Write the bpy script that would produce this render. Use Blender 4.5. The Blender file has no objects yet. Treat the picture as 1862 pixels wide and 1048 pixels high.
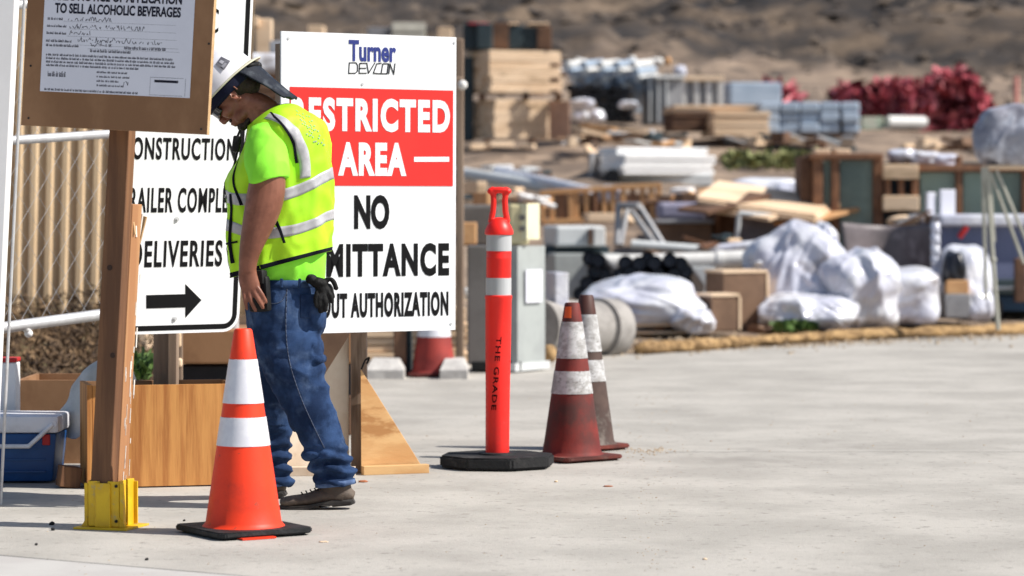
import bpy, bmesh, math, random
from mathutils import Vector, Matrix, noise
random.seed(7)
S = bpy.context.scene
COL = S.collection
R = math.radians
# ---------------------------------------------------------------- camera, light, exposure
FPX = 5200.0
PITCH = math.atan(149/FPX)
CAMH = 1.15
cd = bpy.data.cameras.new('camera'); cam = bpy.data.objects.new('camera', cd); COL.objects.link(cam)
cam.location = (0, 0, CAMH); cam.rotation_euler = (math.pi/2-PITCH, 0, 0)
cd.sensor_width = 36; cd.lens = FPX/1862*36; cd.clip_start = .1; cd.clip_end = 2000
cd.dof.use_dof = True; cd.dof.focus_distance = 10.95; cd.dof.aperture_fstop = 2.9
S.camera = cam
SUN_EL, SUN_AZ = R(46), R(-12)      # azimuth measured from +X towards +Y
sd = Vector((math.cos(SUN_EL)*math.cos(SUN_AZ), math.cos(SUN_EL)*math.sin(SUN_AZ), math.sin(SUN_EL)))
w = bpy.data.worlds.new('World'); S.world = w; w.use_nodes = True
nt = w.node_tree; nt.nodes.clear()
sky = nt.nodes.new('ShaderNodeTexSky'); sky.sky_type = 'NISHITA'; sky.sun_disc = False
sky.sun_elevation = SUN_EL; sky.sun_rotation = math.pi/2-SUN_AZ
bg = nt.nodes.new('ShaderNodeBackground'); bg.inputs[1].default_value = .086
wo = nt.nodes.new('ShaderNodeOutputWorld'); nt.links.new(sky.outputs[0], bg.inputs[0]); nt.links.new(bg.outputs[0], wo.inputs[0])
sl = bpy.data.lights.new('sun', 'SUN'); sl.energy = 5.0; sl.angle = R(.5); sl.color = (1, .95, .88)
so = bpy.data.objects.new('sun', sl); COL.objects.link(so)
so.rotation_euler = sd.to_track_quat('Z', 'Y').to_euler()
S.view_settings.view_transform = 'Standard'; S.view_settings.look = 'None'
S.view_settings.gamma = 1; S.view_settings.exposure = .38; S.view_settings.use_curve_mapping = False
S.render.engine = 'CYCLES'
# ---------------------------------------------------------------- helpers
FW = Vector((0, math.cos(PITCH), -math.sin(PITCH))); UPV = Vector((0, math.sin(PITCH), math.cos(PITCH)))
def W(px, py, Y):
    d = FW + Vector((1, 0, 0))*((px-931)/FPX) + UPV*(-(py-524)/FPX)
    return Vector((0, 0, CAMH)) + d*(Y/d.y)
def G(px, py):
    d = FW + Vector((1, 0, 0))*((px-931)/FPX) + UPV*(-(py-524)/FPX)
    return Vector((0, 0, CAMH)) + d*(CAMH/-d.z)
def V(*a): return Vector(a)

def mat(name, c1, c2=None, scale=6, rough=.75, bump=0, bscale=80, stretch=(1, 1, 1), metal=0, spec=.4,
        lo=.38, hi=.62, c3=None, s3=3, lo3=.55, hi3=.65, detail=5, coat=0, bstretch=None, bdist=.01, c4=None, s4=40, lo4=.6, hi4=.66):
    m = bpy.data.materials.new(name); m.use_nodes = True
    n = m.node_tree; N = n.nodes; L = n.links; b = N['Principled BSDF']
    b.inputs['Roughness'].default_value = rough; b.inputs['Metallic'].default_value = metal
    b.inputs['Specular IOR Level'].default_value = spec
    if coat: b.inputs['Coat Weight'].default_value = coat; b.inputs['Coat Roughness'].default_value = .25
    if c2 is None: c2 = tuple(v*.82 for v in c1)
    tc = N.new('ShaderNodeTexCoord'); oi = N.new('ShaderNodeObjectInfo')
    mu = N.new('ShaderNodeMath'); mu.operation = 'MULTIPLY'; mu.inputs[1].default_value = 37.0
    L.new(oi.outputs['Random'], mu.inputs[0])
    ad = N.new('ShaderNodeVectorMath'); ad.operation = 'ADD'
    L.new(tc.outputs['Object'], ad.inputs[0]); L.new(mu.outputs[0], ad.inputs[1])
    mp = N.new('ShaderNodeMapping'); mp.inputs['Scale'].default_value = stretch; L.new(ad.outputs[0], mp.inputs[0])
    def nz(sc, vec, det=detail):
        t = N.new('ShaderNodeTexNoise'); t.inputs['Scale'].default_value = sc; t.inputs['Detail'].default_value = det
        t.inputs['Roughness'].default_value = .62; L.new(vec, t.inputs['Vector']); return t
    def ramp(src, a, bb):
        r = N.new('ShaderNodeMapRange'); r.inputs[1].default_value = a; r.inputs[2].default_value = bb; r.interpolation_type = 'SMOOTHSTEP'
        L.new(src, r.inputs[0]); return r
    def mix(f, A, B):
        x = N.new('ShaderNodeMix'); x.data_type = 'RGBA'; L.new(f, x.inputs[0])
        for s, v in ((6, A), (7, B)):
            if isinstance(v, tuple): x.inputs[s].default_value = (*v, 1)
            else: L.new(v, x.inputs[s])
        return x.outputs[2]
    t = nz(scale, mp.outputs[0]); c = mix(ramp(t.outputs[0], lo, hi).outputs[0], c1, c2)
    if c3:
        t3 = nz(s3, ad.outputs[0] if stretch == (1, 1, 1) else mp.outputs[0], 6); c = mix(ramp(t3.outputs[0], lo3, hi3).outputs[0], c, c3)
    if c4:
        t4 = nz(s4, ad.outputs[0], 3); c = mix(ramp(t4.outputs[0], lo4, hi4).outputs[0], c, c4)
    L.new(c, b.inputs['Base Color'])
    if bump:
        src = mp.outputs[0]
        if bstretch:
            m2 = N.new('ShaderNodeMapping'); m2.inputs['Scale'].default_value = bstretch; L.new(ad.outputs[0], m2.inputs[0]); src = m2.outputs[0]
        tb = nz(bscale, src, 4); bp = N.new('ShaderNodeBump'); bp.inputs['Strength'].default_value = bump; bp.inputs['Distance'].default_value = bdist
        L.new(tb.outputs[0], bp.inputs['Height']); L.new(bp.outputs[0], b.inputs['Normal'])
    m['bsdf'] = b.name
    return m

ROOT = [None]
def thing(name, label, cat, loc=(0, 0, 0), group=None, kind=None):
    o = bpy.data.objects.new(name, None); COL.objects.link(o); o.location = loc; o.empty_display_size = .1
    o['label'] = label; o['category'] = cat
    if group: o['group'] = group
    if kind: o['kind'] = kind
    return o
def wloc(p):
    v = Vector((0, 0, 0))
    while p is not None: v += p.location; p = p.parent
    return v
def obj(name, bm, m, parent=None, smooth=False, origin=None, label=None, kind=None, auto=None):
    me = bpy.data.meshes.new(name)
    if isinstance(bm, bmesh.types.BMesh):
        bmesh.ops.recalc_face_normals(bm, faces=bm.faces)
        off = wloc(parent) if parent is not None else (Vector(origin) if origin is not None else Vector((0, 0, 0)))
        lo = Vector((0, 0, 0))
        if parent is not None and origin is not None: lo = Vector(origin)-off; off = Vector(origin)
        bmesh.ops.translate(bm, verts=bm.verts, vec=-off)
        bm.to_mesh(me); bm.free()
    else: me = bm
    o = bpy.data.objects.new(name, me); COL.objects.link(o)
    if parent is not None:
        o.parent = parent; o.location = lo
    elif origin is not None: o.location = origin
    if m is not None: me.materials.append(m)
    if smooth:
        for p in me.polygons: p.use_smooth = True
        if auto:
            me.set_sharp_from_angle(angle=R(auto))
    if label: o['label'] = label
    if kind: o['kind'] = kind
    return o
def tag(o, label, cat, group=None, kind=None):
    o['label'] = label; o['category'] = cat
    if group: o['group'] = group
    if kind: o['kind'] = kind
    return o
def B(): return bmesh.new()
def basis(yaw=0, roll=0, pitch=0):
    return (Matrix.Rotation(yaw, 3, 'Z') @ Matrix.Rotation(pitch, 3, 'X') @ Matrix.Rotation(roll, 3, 'Y'))
def box(bm, c, s, M3=None, bev=0):
    M4 = Matrix.Translation(c) @ ((M3 or Matrix.Identity(3)).to_4x4()) @ Matrix.Diagonal((*s, 1))
    r = bmesh.ops.create_cube(bm, size=1, matrix=M4)
    if bev:
        es = list({e for v in r['verts'] for e in v.link_edges})
        bmesh.ops.bevel(bm, geom=es, offset=bev, segments=2, affect='EDGES', profile=.5)
    return bm
def tube(bm, p0, p1, r, n=14, r2=None, cap=True):
    p0 = Vector(p0); p1 = Vector(p1); d = p1-p0; q = d.to_track_quat('Z', 'Y').to_matrix().to_4x4()
    bmesh.ops.create_cone(bm, cap_ends=cap, segments=n, radius1=r, radius2=r if r2 is None else r2, depth=d.length, matrix=Matrix.Translation((p0+p1)/2) @ q)
    return bm
def lathe(bm, base, prof, n=40, M3=None, sx=1, sy=1):
    rings = []; M3 = M3 or Matrix.Identity(3)
    for r, z in prof:
        rings.append([bm.verts.new(Vector(base)+M3 @ Vector((r*sx*math.cos(2*math.pi*i/n), r*sy*math.sin(2*math.pi*i/n), z))) for i in range(n)])
    for a, b in zip(rings, rings[1:]):
        for i in range(n): bm.faces.new((a[i], a[(i+1) % n], b[(i+1) % n], b[i]))
    if prof[0][0] > 1e-6: bm.faces.new(rings[0][::-1])
    if prof[-1][0] > 1e-6: bm.faces.new(rings[-1])
    bmesh.ops.remove_doubles(bm, verts=bm.verts, dist=1e-6)
    return bm
def prism(bm, pts, off):
    off = Vector(off); a = [bm.verts.new(Vector(p)) for p in pts]; b = [bm.verts.new(Vector(p)+off) for p in pts]; n = len(pts)
    bm.faces.new(a[::-1]); bm.faces.new(b)
    for i in range(n): bm.faces.new((a[i], a[(i+1) % n], b[(i+1) % n], b[i]))
    return bm
def grid(bm, f, nu, nv, cu=False):
    vs = [[bm.verts.new(f(i/nu, j/nv)) for j in range(nv+1)] for i in range(nu if cu else nu+1)]
    for i in range(nu):
        for j in range(nv):
            k = (i+1) % nu if cu else i+1
            bm.faces.new((vs[i][j], vs[k][j], vs[k][j+1], vs[i][j+1]))
    return bm
def ell(bm, c, r, M3=None, sub=3):
    M4 = Matrix.Translation(c) @ ((M3 or Matrix.Identity(3)).to_4x4()) @ Matrix.Diagonal((*r, 1))
    bmesh.ops.create_icosphere(bm, subdivisions=sub, radius=1, matrix=M4); return bm
def text(s, O, u, v, x0, y0, wd, h, m, parent, bold=0, name='lettering', thick=.0012, lift=.0008, spacing=1, nrm=None):
    """lettering fitted to width wd and height h, lower left corner at O+u*x0+v*y0"""
    cu = bpy.data.curves.new('t', 'FONT'); cu.body = s; cu.size = 1; cu.offset = bold; cu.extrude = .001; cu.space_character = spacing
    cu.resolution_u = 4
    to = bpy.data.objects.new('t', cu); COL.objects.link(to)
    dg = bpy.context.evaluated_depsgraph_get(); me = bpy.data.meshes.new_from_object(to.evaluated_get(dg))
    bpy.data.objects.remove(to)
    xs = [q.co.x for q in me.vertices]; ys = [q.co.y for q in me.vertices]
    ax, bx, ay, by = min(xs), max(xs), min(ys), max(ys)
    n = nrm if nrm is not None else u.cross(v).normalized()
    off = wloc(parent)
    for q in me.vertices:
        X = x0+(q.co.x-ax)/(bx-ax)*wd; Yy = y0+(q.co.y-ay)/(by-ay)*h
        q.co = O+u*X+v*Yy+n*(lift+(thick if q.co.z > 0 else 0)) - off
    me.materials.clear(); o = obj(name, me, m); o.parent = parent
    return o
def remesh(o, vox, smooth=3, disp=None):
    md = o.modifiers.new('r', 'REMESH'); md.mode = 'VOXEL'; md.voxel_size = vox; md.use_smooth_shade = True
    if smooth:
        s = o.modifiers.new('s', 'SMOOTH'); s.iterations = smooth; s.factor = .5
    dg = bpy.context.evaluated_depsgraph_get(); me = bpy.data.meshes.new_from_object(o.evaluated_get(dg))
    o.modifiers.clear(); old = o.data; mats = [x for x in old.materials]; o.data = me
    if not me.materials:
        for x in mats: me.materials.append(x)
    if disp:
        nn = [v.normal.copy() for v in me.vertices]
        for v, n in zip(me.vertices, nn): v.co += n*disp(v.co, n)
    for p in me.polygons: p.use_smooth = True
    return o
def catmull(pts, sub):
    out = []
    for i in range(len(pts)-1):
        p0 = pts[max(i-1, 0)]; p1 = pts[i]; p2 = pts[i+1]; p3 = pts[min(i+2, len(pts)-1)]
        for k in range(sub):
            t = k/sub
            out.append(tuple(.5*((2*b)+(-a+c)*t+(2*a-5*b+4*c-d)*t*t+(-a+3*b-3*c+d)*t**3) for a, b, c, d in zip(p0, p1, p2, p3)))
    out.append(tuple(pts[-1])); return out

# ---------------------------------------------------------------- materials
mConc = mat('concrete', (.435, .41, .37), (.345, .325, .292), 1.7, .9, .5, 70, c3=(.26, .243, .217), s3=.7, lo3=.52, hi3=.78, bdist=.005, detail=10, lo=.35, hi=.65, c4=(.24, .225, .20), s4=24, lo4=.58, hi4=.74)
mConcPale = mat('concrete_pale', (.47, .455, .43), (.42, .4, .38), 2, .9, .2, 140, bdist=.004)
mBlock = mat('concrete_block', (.55, .53, .5), (.42, .4, .38), 9, .9, .3, 60)
mSignW = mat('sign_white', (.82, .83, .85), (.79, .80, .82), 2, .35, spec=.4)
mSignRed = mat('sign_red', (.75, .028, .022), (.70, .024, .02), 3, .4)
mBlack = mat('print_black', (.008, .008, .009), None, 5, .7, spec=.1)
mBlue = mat('print_blue', (.02, .035, .22), None, 5, .5)
mPaper = mat('paper', (.74, .74, .80), (.70, .70, .76), 5, .6)
mInk = mat('ink', (.02, .02, .035), None, 5, .8, spec=.1)
mPly = mat('plywood', (.62, .29, .085), (.38, .14, .035), 26, .75, .2, 40, stretch=(1, 1, .06), lo=.34, hi=.66, c3=(.20, .08, .03), s3=16, lo3=.66, hi3=.74)
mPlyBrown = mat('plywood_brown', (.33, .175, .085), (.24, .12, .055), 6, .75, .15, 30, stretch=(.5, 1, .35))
mPlyEdge = mat('plywood_edge', (.55, .36, .19), (.46, .29, .14), 40, .8, stretch=(.3, 1, 1))
mPost = mat('post_wood', (.21, .098, .043), (.125, .056, .026), 18, .7, .2, 30, stretch=(1, 1, .06), c3=(.16, .075, .035), s3=9, lo3=.58, hi3=.7)
mPostChip = mat('pale_paint', (.72, .68, .62), None, 20, .7)
mPlyGuss = mat('plywood_gusset', (.62, .38, .17), (.52, .28, .11), 4, .7, .15, 20, stretch=(.6, 1, 2.2), c3=(.38, .18, .06), s3=3.2, lo3=.56, hi3=.66)
mPlyPale = mat('plywood_pale', (.72, .62, .5), (.62, .5, .38), 5, .75, c3=(.5, .36, .24), s3=9, lo3=.6, hi3=.7)
mStud = mat('stud_weathered', (.30, .22, .16), (.22, .155, .11), 12, .8, .2, 30, stretch=(1, 1, .08), c3=(.12, .08, .055), s3=10, lo3=.6, hi3=.7)
mYellow = mat('yellow_paint', (.78, .50, .015), (.66, .40, .015), 9, .45, .1, 40, c3=(.40, .36, .2), s3=14, lo3=.6, hi3=.72)
mGalv = mat('galvanised', (.60, .61, .62), (.5, .5, .51), 12, .45, metal=.35)
mWhiteP = mat('white_paint', (.82, .82, .82), (.78, .78, .78), 6, .5)
mCorr = mat('corrugated_tan', (.74, .54, .33), (.66, .47, .28), 3, .6, stretch=(1, 1, .3))
mOrange = mat('cone_orange', (.88, .050, .012), (.80, .042, .011), 5, .5, .05, 30, spec=.35, c3=(.62, .04, .016), s3=7, lo3=.5, hi3=.75, c4=(.40, .06, .03), s4=30, lo4=.66, hi4=.74)
mOrangeT = mat('delineator_red', (.92, .022, .014), (.86, .018, .012), 5, .42, spec=.4, c3=(.72, .03, .025), s3=6, lo3=.5, hi3=.7, c4=(.55, .05, .04), s4=34, lo4=.66, hi4=.74)
mRefl = mat('reflective_white', (.72, .72, .76), (.66, .66, .71), 30, .4, spec=.5, bump=.05, bscale=200)
mReflG = mat('reflective_grey', (.48, .49, .50), (.42, .43, .44), 30, .4, spec=.5, stretch=(1, 1, .05))
mRubber = mat('rubber', (.012, .013, .014), (.024, .025, .027), 14, .65, .4, 60, spec=.3)
mRubberD = mat('rubber_dusty', (.022, .022, .023), (.075, .07, .066), 8, .8, .4, 60, spec=.2, lo=.5, hi=.75)
mConeDirt = mat('cone_faded', (.19, .020, .014), (.12, .014, .011), 6, .7, .1, 40, c3=(.07, .022, .018), s3=5, lo3=.42, hi3=.68)
mConeFoot = mat('cone_foot_dirty', (.17, .035, .024), (.08, .022, .018), 7, .85, .2, 40, c3=(.12, .09, .075), s3=6, lo3=.5, hi3=.7)
mConeBrown = mat('cone_grimy', (.085, .052, .042), (.045, .025, .021), 6, .75, .1, 40, c3=(.17, .14, .12), s3=6, lo3=.5, hi3=.7)
mConeTopD = mat('cone_top_dark', (.05, .02, .017), (.07, .022, .015), 8, .6)
mConeOr = mat('cone_patch_orange', (.85, .12, .02), None, 8, .6)
mReflD = mat('reflective_dirty', (.52, .52, .52), (.33, .32, .31), 22, .6, c3=(.20, .19, .18), s3=40, lo3=.52, hi3=.72, stretch=(1, 1, 1.6))
mCoolB = mat('cooler_blue', (.012, .075, .24), (.01, .06, .2), 6, .4)
mCoolW = mat('cooler_white', (.80, .80, .84), None, 6, .4)
mRedL = mat('red_label', (.5, .02, .02), None, 6, .5)
mSack = mat('sack_cloth', (.60, .60, .58), (.52, .52, .50), 10, .8, .3, 90, c3=(.46, .45, .42), s3=4, lo3=.5, hi3=.7)
mBrush = mat('dry_brush', (.20, .115, .05), (.10, .055, .025), 5, .9)
mLeaf = mat('leaf_green', (.09, .16, .03), (.05, .10, .02), 5, .7)
mSkin = mat('skin', (.25, .098, .06), (.19, .07, .042), 14, .45, .15, 120, c3=(.29, .12, .08), s3=8, spec=.4, bdist=.003)
mHair = mat('hair', (.02, .013, .01), (.035, .022, .015), 60, .7, .5, 120)
mShirt = mat('tshirt_lime', (.30, .90, .05), (.26, .84, .04), 5, .8, .2, 200, bdist=.003)
mVest = mat('vest_lime', (.44, .82, .015), (.36, .74, .012), 5, .65, .15, 260, bdist=.003)
mTape = mat('vest_tape', (.46, .46, .48), (.38, .38, .40), 30, .4, spec=.5)
mTrim = mat('vest_trim', (.006, .007, .014), None, 8, .85, spec=.12)
mDenim = mat('denim', (.028, .060, .145), (.010, .024, .065), 8, .9, .5, 260, spec=.15, c3=(.11, .17, .29), s3=7, lo3=.50, hi3=.80, bdist=.004)
mDenimHem = mat('denim_hem', (.10, .16, .30), (.05, .09, .19), 30, .85, .3, 300)
mBoot = mat('boot_leather', (.12, .09, .068), (.07, .052, .04), 14, .7, .3, 60, c3=(.15, .12, .10), s3=9, lo3=.55, hi3=.7)
mSole = mat('boot_sole', (.03, .027, .025), (.055, .05, .045), 14, .8)
mHat = mat('hat_white', (.80, .80, .84), (.74, .74, .79), 8, .35, spec=.5, coat=.3)
mHatCream = mat('hat_cream', (.72, .69, .52), None, 8, .5)
mNavy = mat('navy_fabric', (.007, .009, .028), (.012, .014, .03), 9, .8, .2, 120, spec=.15)
mShade = mat('shade_fabric', (.012, .016, .026), (.06, .07, .085), 14, .7, .3, 60, lo=.5, hi=.7, spec=.2)
mBlackP = mat('black_plastic', (.007, .007, .008), (.014, .014, .014), 14, .55, .1, 60, spec=.2)
mGlove = mat('glove_black', (.008, .008, .008), (.035, .035, .035), 16, .7, .3, 80, lo=.5, hi=.75, spec=.2)
# ---------------------------------------------------------------- pavement
def slab(poly, m, z=0.0, label=None):
    bm = B(); prism(bm, [V(x, y, z-.14) for x, y in poly], (0, 0, .14))
    bmesh.ops.bevel(bm, geom=[e for e in bm.edges if all(v.co.z > z-.01 for v in e.verts)], offset=.006, segments=1, affect='EDGES')
    return obj('slab', bm, m, PAVE)
PAVE = bpy.data.objects.new('pavement', None); COL.objects.link(PAVE); PAVE['kind'] = 'structure'
g = .007
# wattle line: from (1.0,22.6) to (4.76,26.6), runs on in both directions
def wl(x): return 22.2+(x-1.0)*1.06
def dj(x): return 9.39-(x+1.68)*.62      # diagonal joint near the camera
xe = (9.39+5.9)/.62-1.68
slab([(-9, -5.9), (xe-.012, -5.9), (-9, dj(-9)-.006)], mConcPale)
slab([(-9, dj(-9)+.006), (xe, -5.9), (40, -5.9), (40, 13.35), (-1.2, 13.35), (-8.9, 13.99)], mConc)
slab([(-9, 14.0), (-1.2, 13.362), (40, 13.362), (40, 17.55), (-9, 17.75)], mConc)
slab([(-9, 17.765), (40, 17.565), (40, wl(40)), (1.0, wl(1)), (-.6, 21.6), (-9, 21.6)], mConc)

# ---------------------------------------------------------------- terrain
TP = [(0, -.3), (20, -.28), (22, -.1), (26, .02), (30, .33), (35, .9), (40, 1.4), (50, 2.42), (60, 3.05), (80, 4.55), (86, 5.2), (100, 7.6), (130, 13.0), (170, 20), (260, 30)]
def tz(y):
    for (a, za), (b, zb) in zip(TP, TP[1:]):
        if y <= b: return za+(zb-za)*max(0, (y-a))/(b-a)
    return TP[-1][1]
def terr(x, y):
    ye = y-max(0, min(x-2, 40))*.95*max(0, min(1, (62-y)/25))
    z = tz(ye)
    if ye > 27:
        k = min(1, (ye-27)/10)
        z += k*.18*noise.noise(V(x*.35, y*.35, 0)) + k*.08*noise.noise(V(x*1.3, y*1.3, 4))
    if y > 78:
        k = min(1, (y-78)/10)
        q = noise.noise(V(x*.09+3, y*.05, 1)); z += k*(.9*q + .5*noise.noise(V(x*.16, y*.13, 7)) + .35*noise.noise(V(x*.5, y*.4, 2))+.40*noise.noise(V(x*.9, y*1.1, 5))+.30*noise.noise(V(x*2.0, y*2.1, 8)))
    return z
ys = [-8, 4, 12, 18]+[20+.25*i for i in range(60)]+[35+.45*i for i in range(90)]+[75.5+.7*i for i in range(80)]+[132+5*i for i in range(26)]
xs = [-90+6*i for i in range(12)]+[-18+.4*i for i in range(100)]+[22+6*i for i in range(14)]
bm = B(); vv = [[bm.verts.new((x, y, terr(x, y))) for x in xs] for y in ys]
for j in range(len(ys)-1):
    for i in range(len(xs)-1): bm.faces.new((vv[j][i], vv[j][i+1], vv[j+1][i+1], vv[j+1][i]))
mDirt = mat('dirt', (.29, .215, .155), (.15, .11, .082), .9, .95, .8, 3, detail=8, bdist=.15, stretch=(.55, 1, 1), c4=(.085, .066, .053), s4=.5, lo4=.58, hi4=.72)
def hill_soil(m):
    """the cut hillside is darker, with near-black noise patches; the flat yard below stays tan"""
    n = m.node_tree; N = n.nodes; L = n.links; bs = N['Principled BSDF']; old = bs.inputs['Base Color'].links[0].from_socket
    tc = N.new('ShaderNodeTexCoord'); sp = N.new('ShaderNodeSeparateXYZ'); L.new(tc.outputs['Object'], sp.inputs[0])
    wn = N.new('ShaderNodeTexNoise'); wn.inputs['Scale'].default_value = .12; wn.inputs['Detail'].default_value = 6; L.new(tc.outputs['Object'], wn.inputs['Vector'])
    ma = N.new('ShaderNodeMath'); ma.operation = 'MULTIPLY_ADD'; L.new(wn.outputs[0], ma.inputs[0]); ma.inputs[1].default_value = 26; L.new(sp.outputs['Y'], ma.inputs[2])
    mr = N.new('ShaderNodeMapRange'); mr.interpolation_type = 'SMOOTHSTEP'; mr.inputs[1].default_value = 97; mr.inputs[2].default_value = 103; L.new(ma.outputs[0], mr.inputs[0])
    mp = N.new('ShaderNodeMapping'); mp.inputs['Scale'].default_value = (.45, .75, 1.6); L.new(tc.outputs['Object'], mp.inputs[0])
    n2 = N.new('ShaderNodeTexNoise'); n2.inputs['Scale'].default_value = .27; n2.inputs['Detail'].default_value = 9; n2.inputs['Roughness'].default_value = .62; n2.inputs['Distortion'].default_value = .6; L.new(mp.outputs[0], n2.inputs['Vector'])
    cr_ = N.new('ShaderNodeValToRGB'); e = cr_.color_ramp.elements; e[0].position = .36; e[0].color = (.010, .009, .010, 1); e[1].position = .68; e[1].color = (.20, .145, .098, 1)
    k = cr_.color_ramp.elements.new(.47); k.color = (.038, .030, .025, 1); k = cr_.color_ramp.elements.new(.56); k.color = (.092, .066, .046, 1)
    L.new(n2.outputs[0], cr_.inputs[0])
    mx = N.new('ShaderNodeMix'); mx.data_type = 'RGBA'; L.new(mr.outputs[0], mx.inputs[0]); L.new(old, mx.inputs[6]); L.new(cr_.outputs[0], mx.inputs[7]); L.new(mx.outputs[2], bs.inputs['Base Color'])
hill_soil(mDirt)
gr = obj('ground', bm, mDirt, smooth=True); gr['kind'] = 'structure'

# ---------------------------------------------------------------- restricted area sign
c0 = W(832, 68, 12.32); c1 = W(828, 600, 12.32)
b1 = R(31); u1 = V(math.cos(b1), math.sin(b1), 0); v1 = V(.004, 0, 1).normalized(); n1 = V(math.sin(b1), -math.cos(b1), 0)
# width found so that the left edge shows at px 514
def solve_w(pr, u, target):
    lo, hi = .2, 3
    for _ in range(40):
        mid = (lo+hi)/2; p = pr-u*mid; px = 931+FPX*(p.x/((p.y)*math.cos(PITCH)-(p.z-CAMH)*math.sin(PITCH)))
        if px > target: lo = mid
        else: hi = mid
    return lo
Wd = solve_w(c0, u1, 514); Ht = (c0-c1).length
O1 = c1-u1*Wd
T = thing('restricted_area_sign', 'white sign with a red RESTRICTED AREA panel, on a wooden stand beside the worker', 'sign', (O1.x+.3, O1.y+.2, 0))
bm = B(); prism(bm, [O1, O1+u1*Wd, O1+u1*Wd+v1*Ht, O1+v1*Ht], -n1*.012); obj('sign_board', bm, mSignW, T)
def s1(fx, fy): return (fx*Wd, (1-fy)*Ht)
def fx1(px, top=True): return None
# pixel -> plane coordinates on sign
def onplane(px, py, O, u, v, n):
    d = FW + V(1, 0, 0)*((px-931)/FPX) + UPV*(-(py-524)/FPX); c = V(0, 0, CAMH)
    t = (O-c).dot(n)/d.dot(n); p = c+d*t-O; return p.dot(u), p.dot(v)
def trect(s, px0, px1, pyt, pyb, O, u, v, n, m, parent, **k):
    """px0,px1: left/right pixel extents at mid height; pyt,pyb: top and bottom pixel at left end"""
    xa, yb = onplane(px0, pyb, O, u, v, n); _, yt = onplane(px0, pyt, O, u, v, n); xb, _ = onplane(px1, (pyt+pyb)/2, O, u, v, n)
    return text(s, O, u, v, xa, yb, xb-xa, yt-yb, m, parent, nrm=n, **k)
a = (O1, u1, v1, n1)
xa, yt = onplane(525, 158, *a); xb, _ = onplane(822, 166, *a); _, yb = onplane(822, 340, *a)
bm = B(); prism(bm, [O1+u1*xa+v1*yb+n1*.001, O1+u1*xb+v1*yb+n1*.001, O1+u1*xb+v1*yt+n1*.001, O1+u1*xa+v1*yt+n1*.001], n1*.001)
obj('red_panel', bm, mSignRed, T)
LW = .0022
trect('Turner', 632, 718, 73, 112, *a, mBlue, T, bold=.03, spacing=1.0)
# outlined second line of the logo
def strokes(segs, O, u, v, n, m, parent, th, name='logo_line', lift=.001):
    bm = B()
    for (ax, ay), (bx, by) in segs:
        xa, ya = onplane(ax, ay, O, u, v, n); xb, yb = onplane(bx, by, O, u, v, n)
        d = V(xb-xa, yb-ya, 0); L = d.length
        if L < 1e-6: continue
        d /= L; p = V(-d.y, d.x, 0)*th/2; e = d*th/2
        q = [V(xa, ya, 0)-e-p, V(xb, yb, 0)+e-p, V(xb, yb, 0)+e+p, V(xa, ya, 0)-e+p]
        prism(bm, [O+u*z.x+v*z.y+n*lift for z in q], n*.001); lift += .00004
    return obj(name, bm, m, parent)
sg = []
def poly(pts): sg.extend(zip(pts, pts[1:]))
def shf(pts): return [(x, y) for x, y in pts]
poly([(633, 115), (645, 115), (648, 119), (648, 130), (644, 134), (632, 134), (633, 115)])
poly([(664, 116), (652, 116), (651, 134), (664, 134)]); poly([(652, 125), (663, 125)])
poly([(665, 116), (668, 134), (679, 116)])
poly([(691, 116), (683, 117), (677, 134), (689, 135)])
poly([(694, 117), (704, 117), (702, 135), (691, 135), (694, 117)])
poly([(705, 135), (707, 117), (714, 136), (716, 117)])
strokes(sg, *a, mBlack, T, .0042)
trect('RESTRICTED', 527, 816, 176, 238, *a, mSignW, T, bold=.05, lift=.0024, spacing=1.2)
trect('AREA', 613, 737, 259, 320, *a, mSignW, T, bold=.05, lift=.0024, spacing=1.16)
strokes([((755, 291), (811, 291))], *a, mSignW, T, .021, name='dash', lift=.0024)
trect('NO', 643, 707, 355, 418, *a, mBlack, T, bold=.045)
trect('ADMITTANCE', 522, 816, 444, 506, *a, mBlack, T, bold=.045, spacing=1.16)
trect('WITHOUT AUTHORIZATION', 524, 815, 535, 581, *a, mBlack, T, bold=.045, spacing=1.15)
for px, py in ((522, 70), (824, 79), (657, 154), (820, 590)):
    x, y = onplane(px, py, *a); c = O1+u1*x+v1*y
    bm = B(); tube(bm, c, c+n1*.003, .006, 10); obj('screw', bm, mGalv, T)
# stand
def stick(parent, p0, p1, sx, sy, m, name, yaw=0):
    """square timber from p0 to p1"""
    bm = B(); d = (p1-p0); L = d.length; z = d.normalized(); x = V(math.cos(yaw), math.sin(yaw), 0); x = (x-z*x.dot(z)).normalized(); y = z.cross(x)
    M3 = Matrix((x, y, z)).transposed(); box(bm, (p0+p1)/2, (sx, sy, L), M3, .002); return obj(name, bm, m, parent)
pf = G(651, 864); pb = V(pf.x, pf.y+.12, 0)
stick(T, V(pb.x, pb.y, .0), W(651, 250, pb.y), .068, .09, mStud, 'post')
stick(T, O1+v1*.04-n1*.05+u1*.05+V(0, 0, -.1), O1+v1*(Ht-.05)-n1*.05+u1*.05, .09, .04, mStud, 'batten', b1)
Yf = pb.y-.10
bm = B(); prism(bm, [W(656, 672, Yf), W(657, 852, Yf), W(769, 852, Yf+.12)], (0, .018, 0)); obj('gusset', bm, mPlyGuss, T)
bm = B(); prism(bm, [W(634, 612, Yf+.09), W(634, 866, Yf+.09), W(470, 872, Yf-.07)], (0, .018, 0)); obj('gusset', bm, mPlyPale, T, label='pale plywood gusset behind the worker')
q0 = G(652, 869); q1 = G(780, 866)
bm = B(); box(bm, V((q0.x+q1.x)/2, Yf+.03, .019), ((q1.x-q0.x), .04, .038), Matrix.Rotation(R(21), 3, 'Z'), .002); obj('base_board', bm, mPlyGuss, T)
q0 = G(470, 880)
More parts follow.
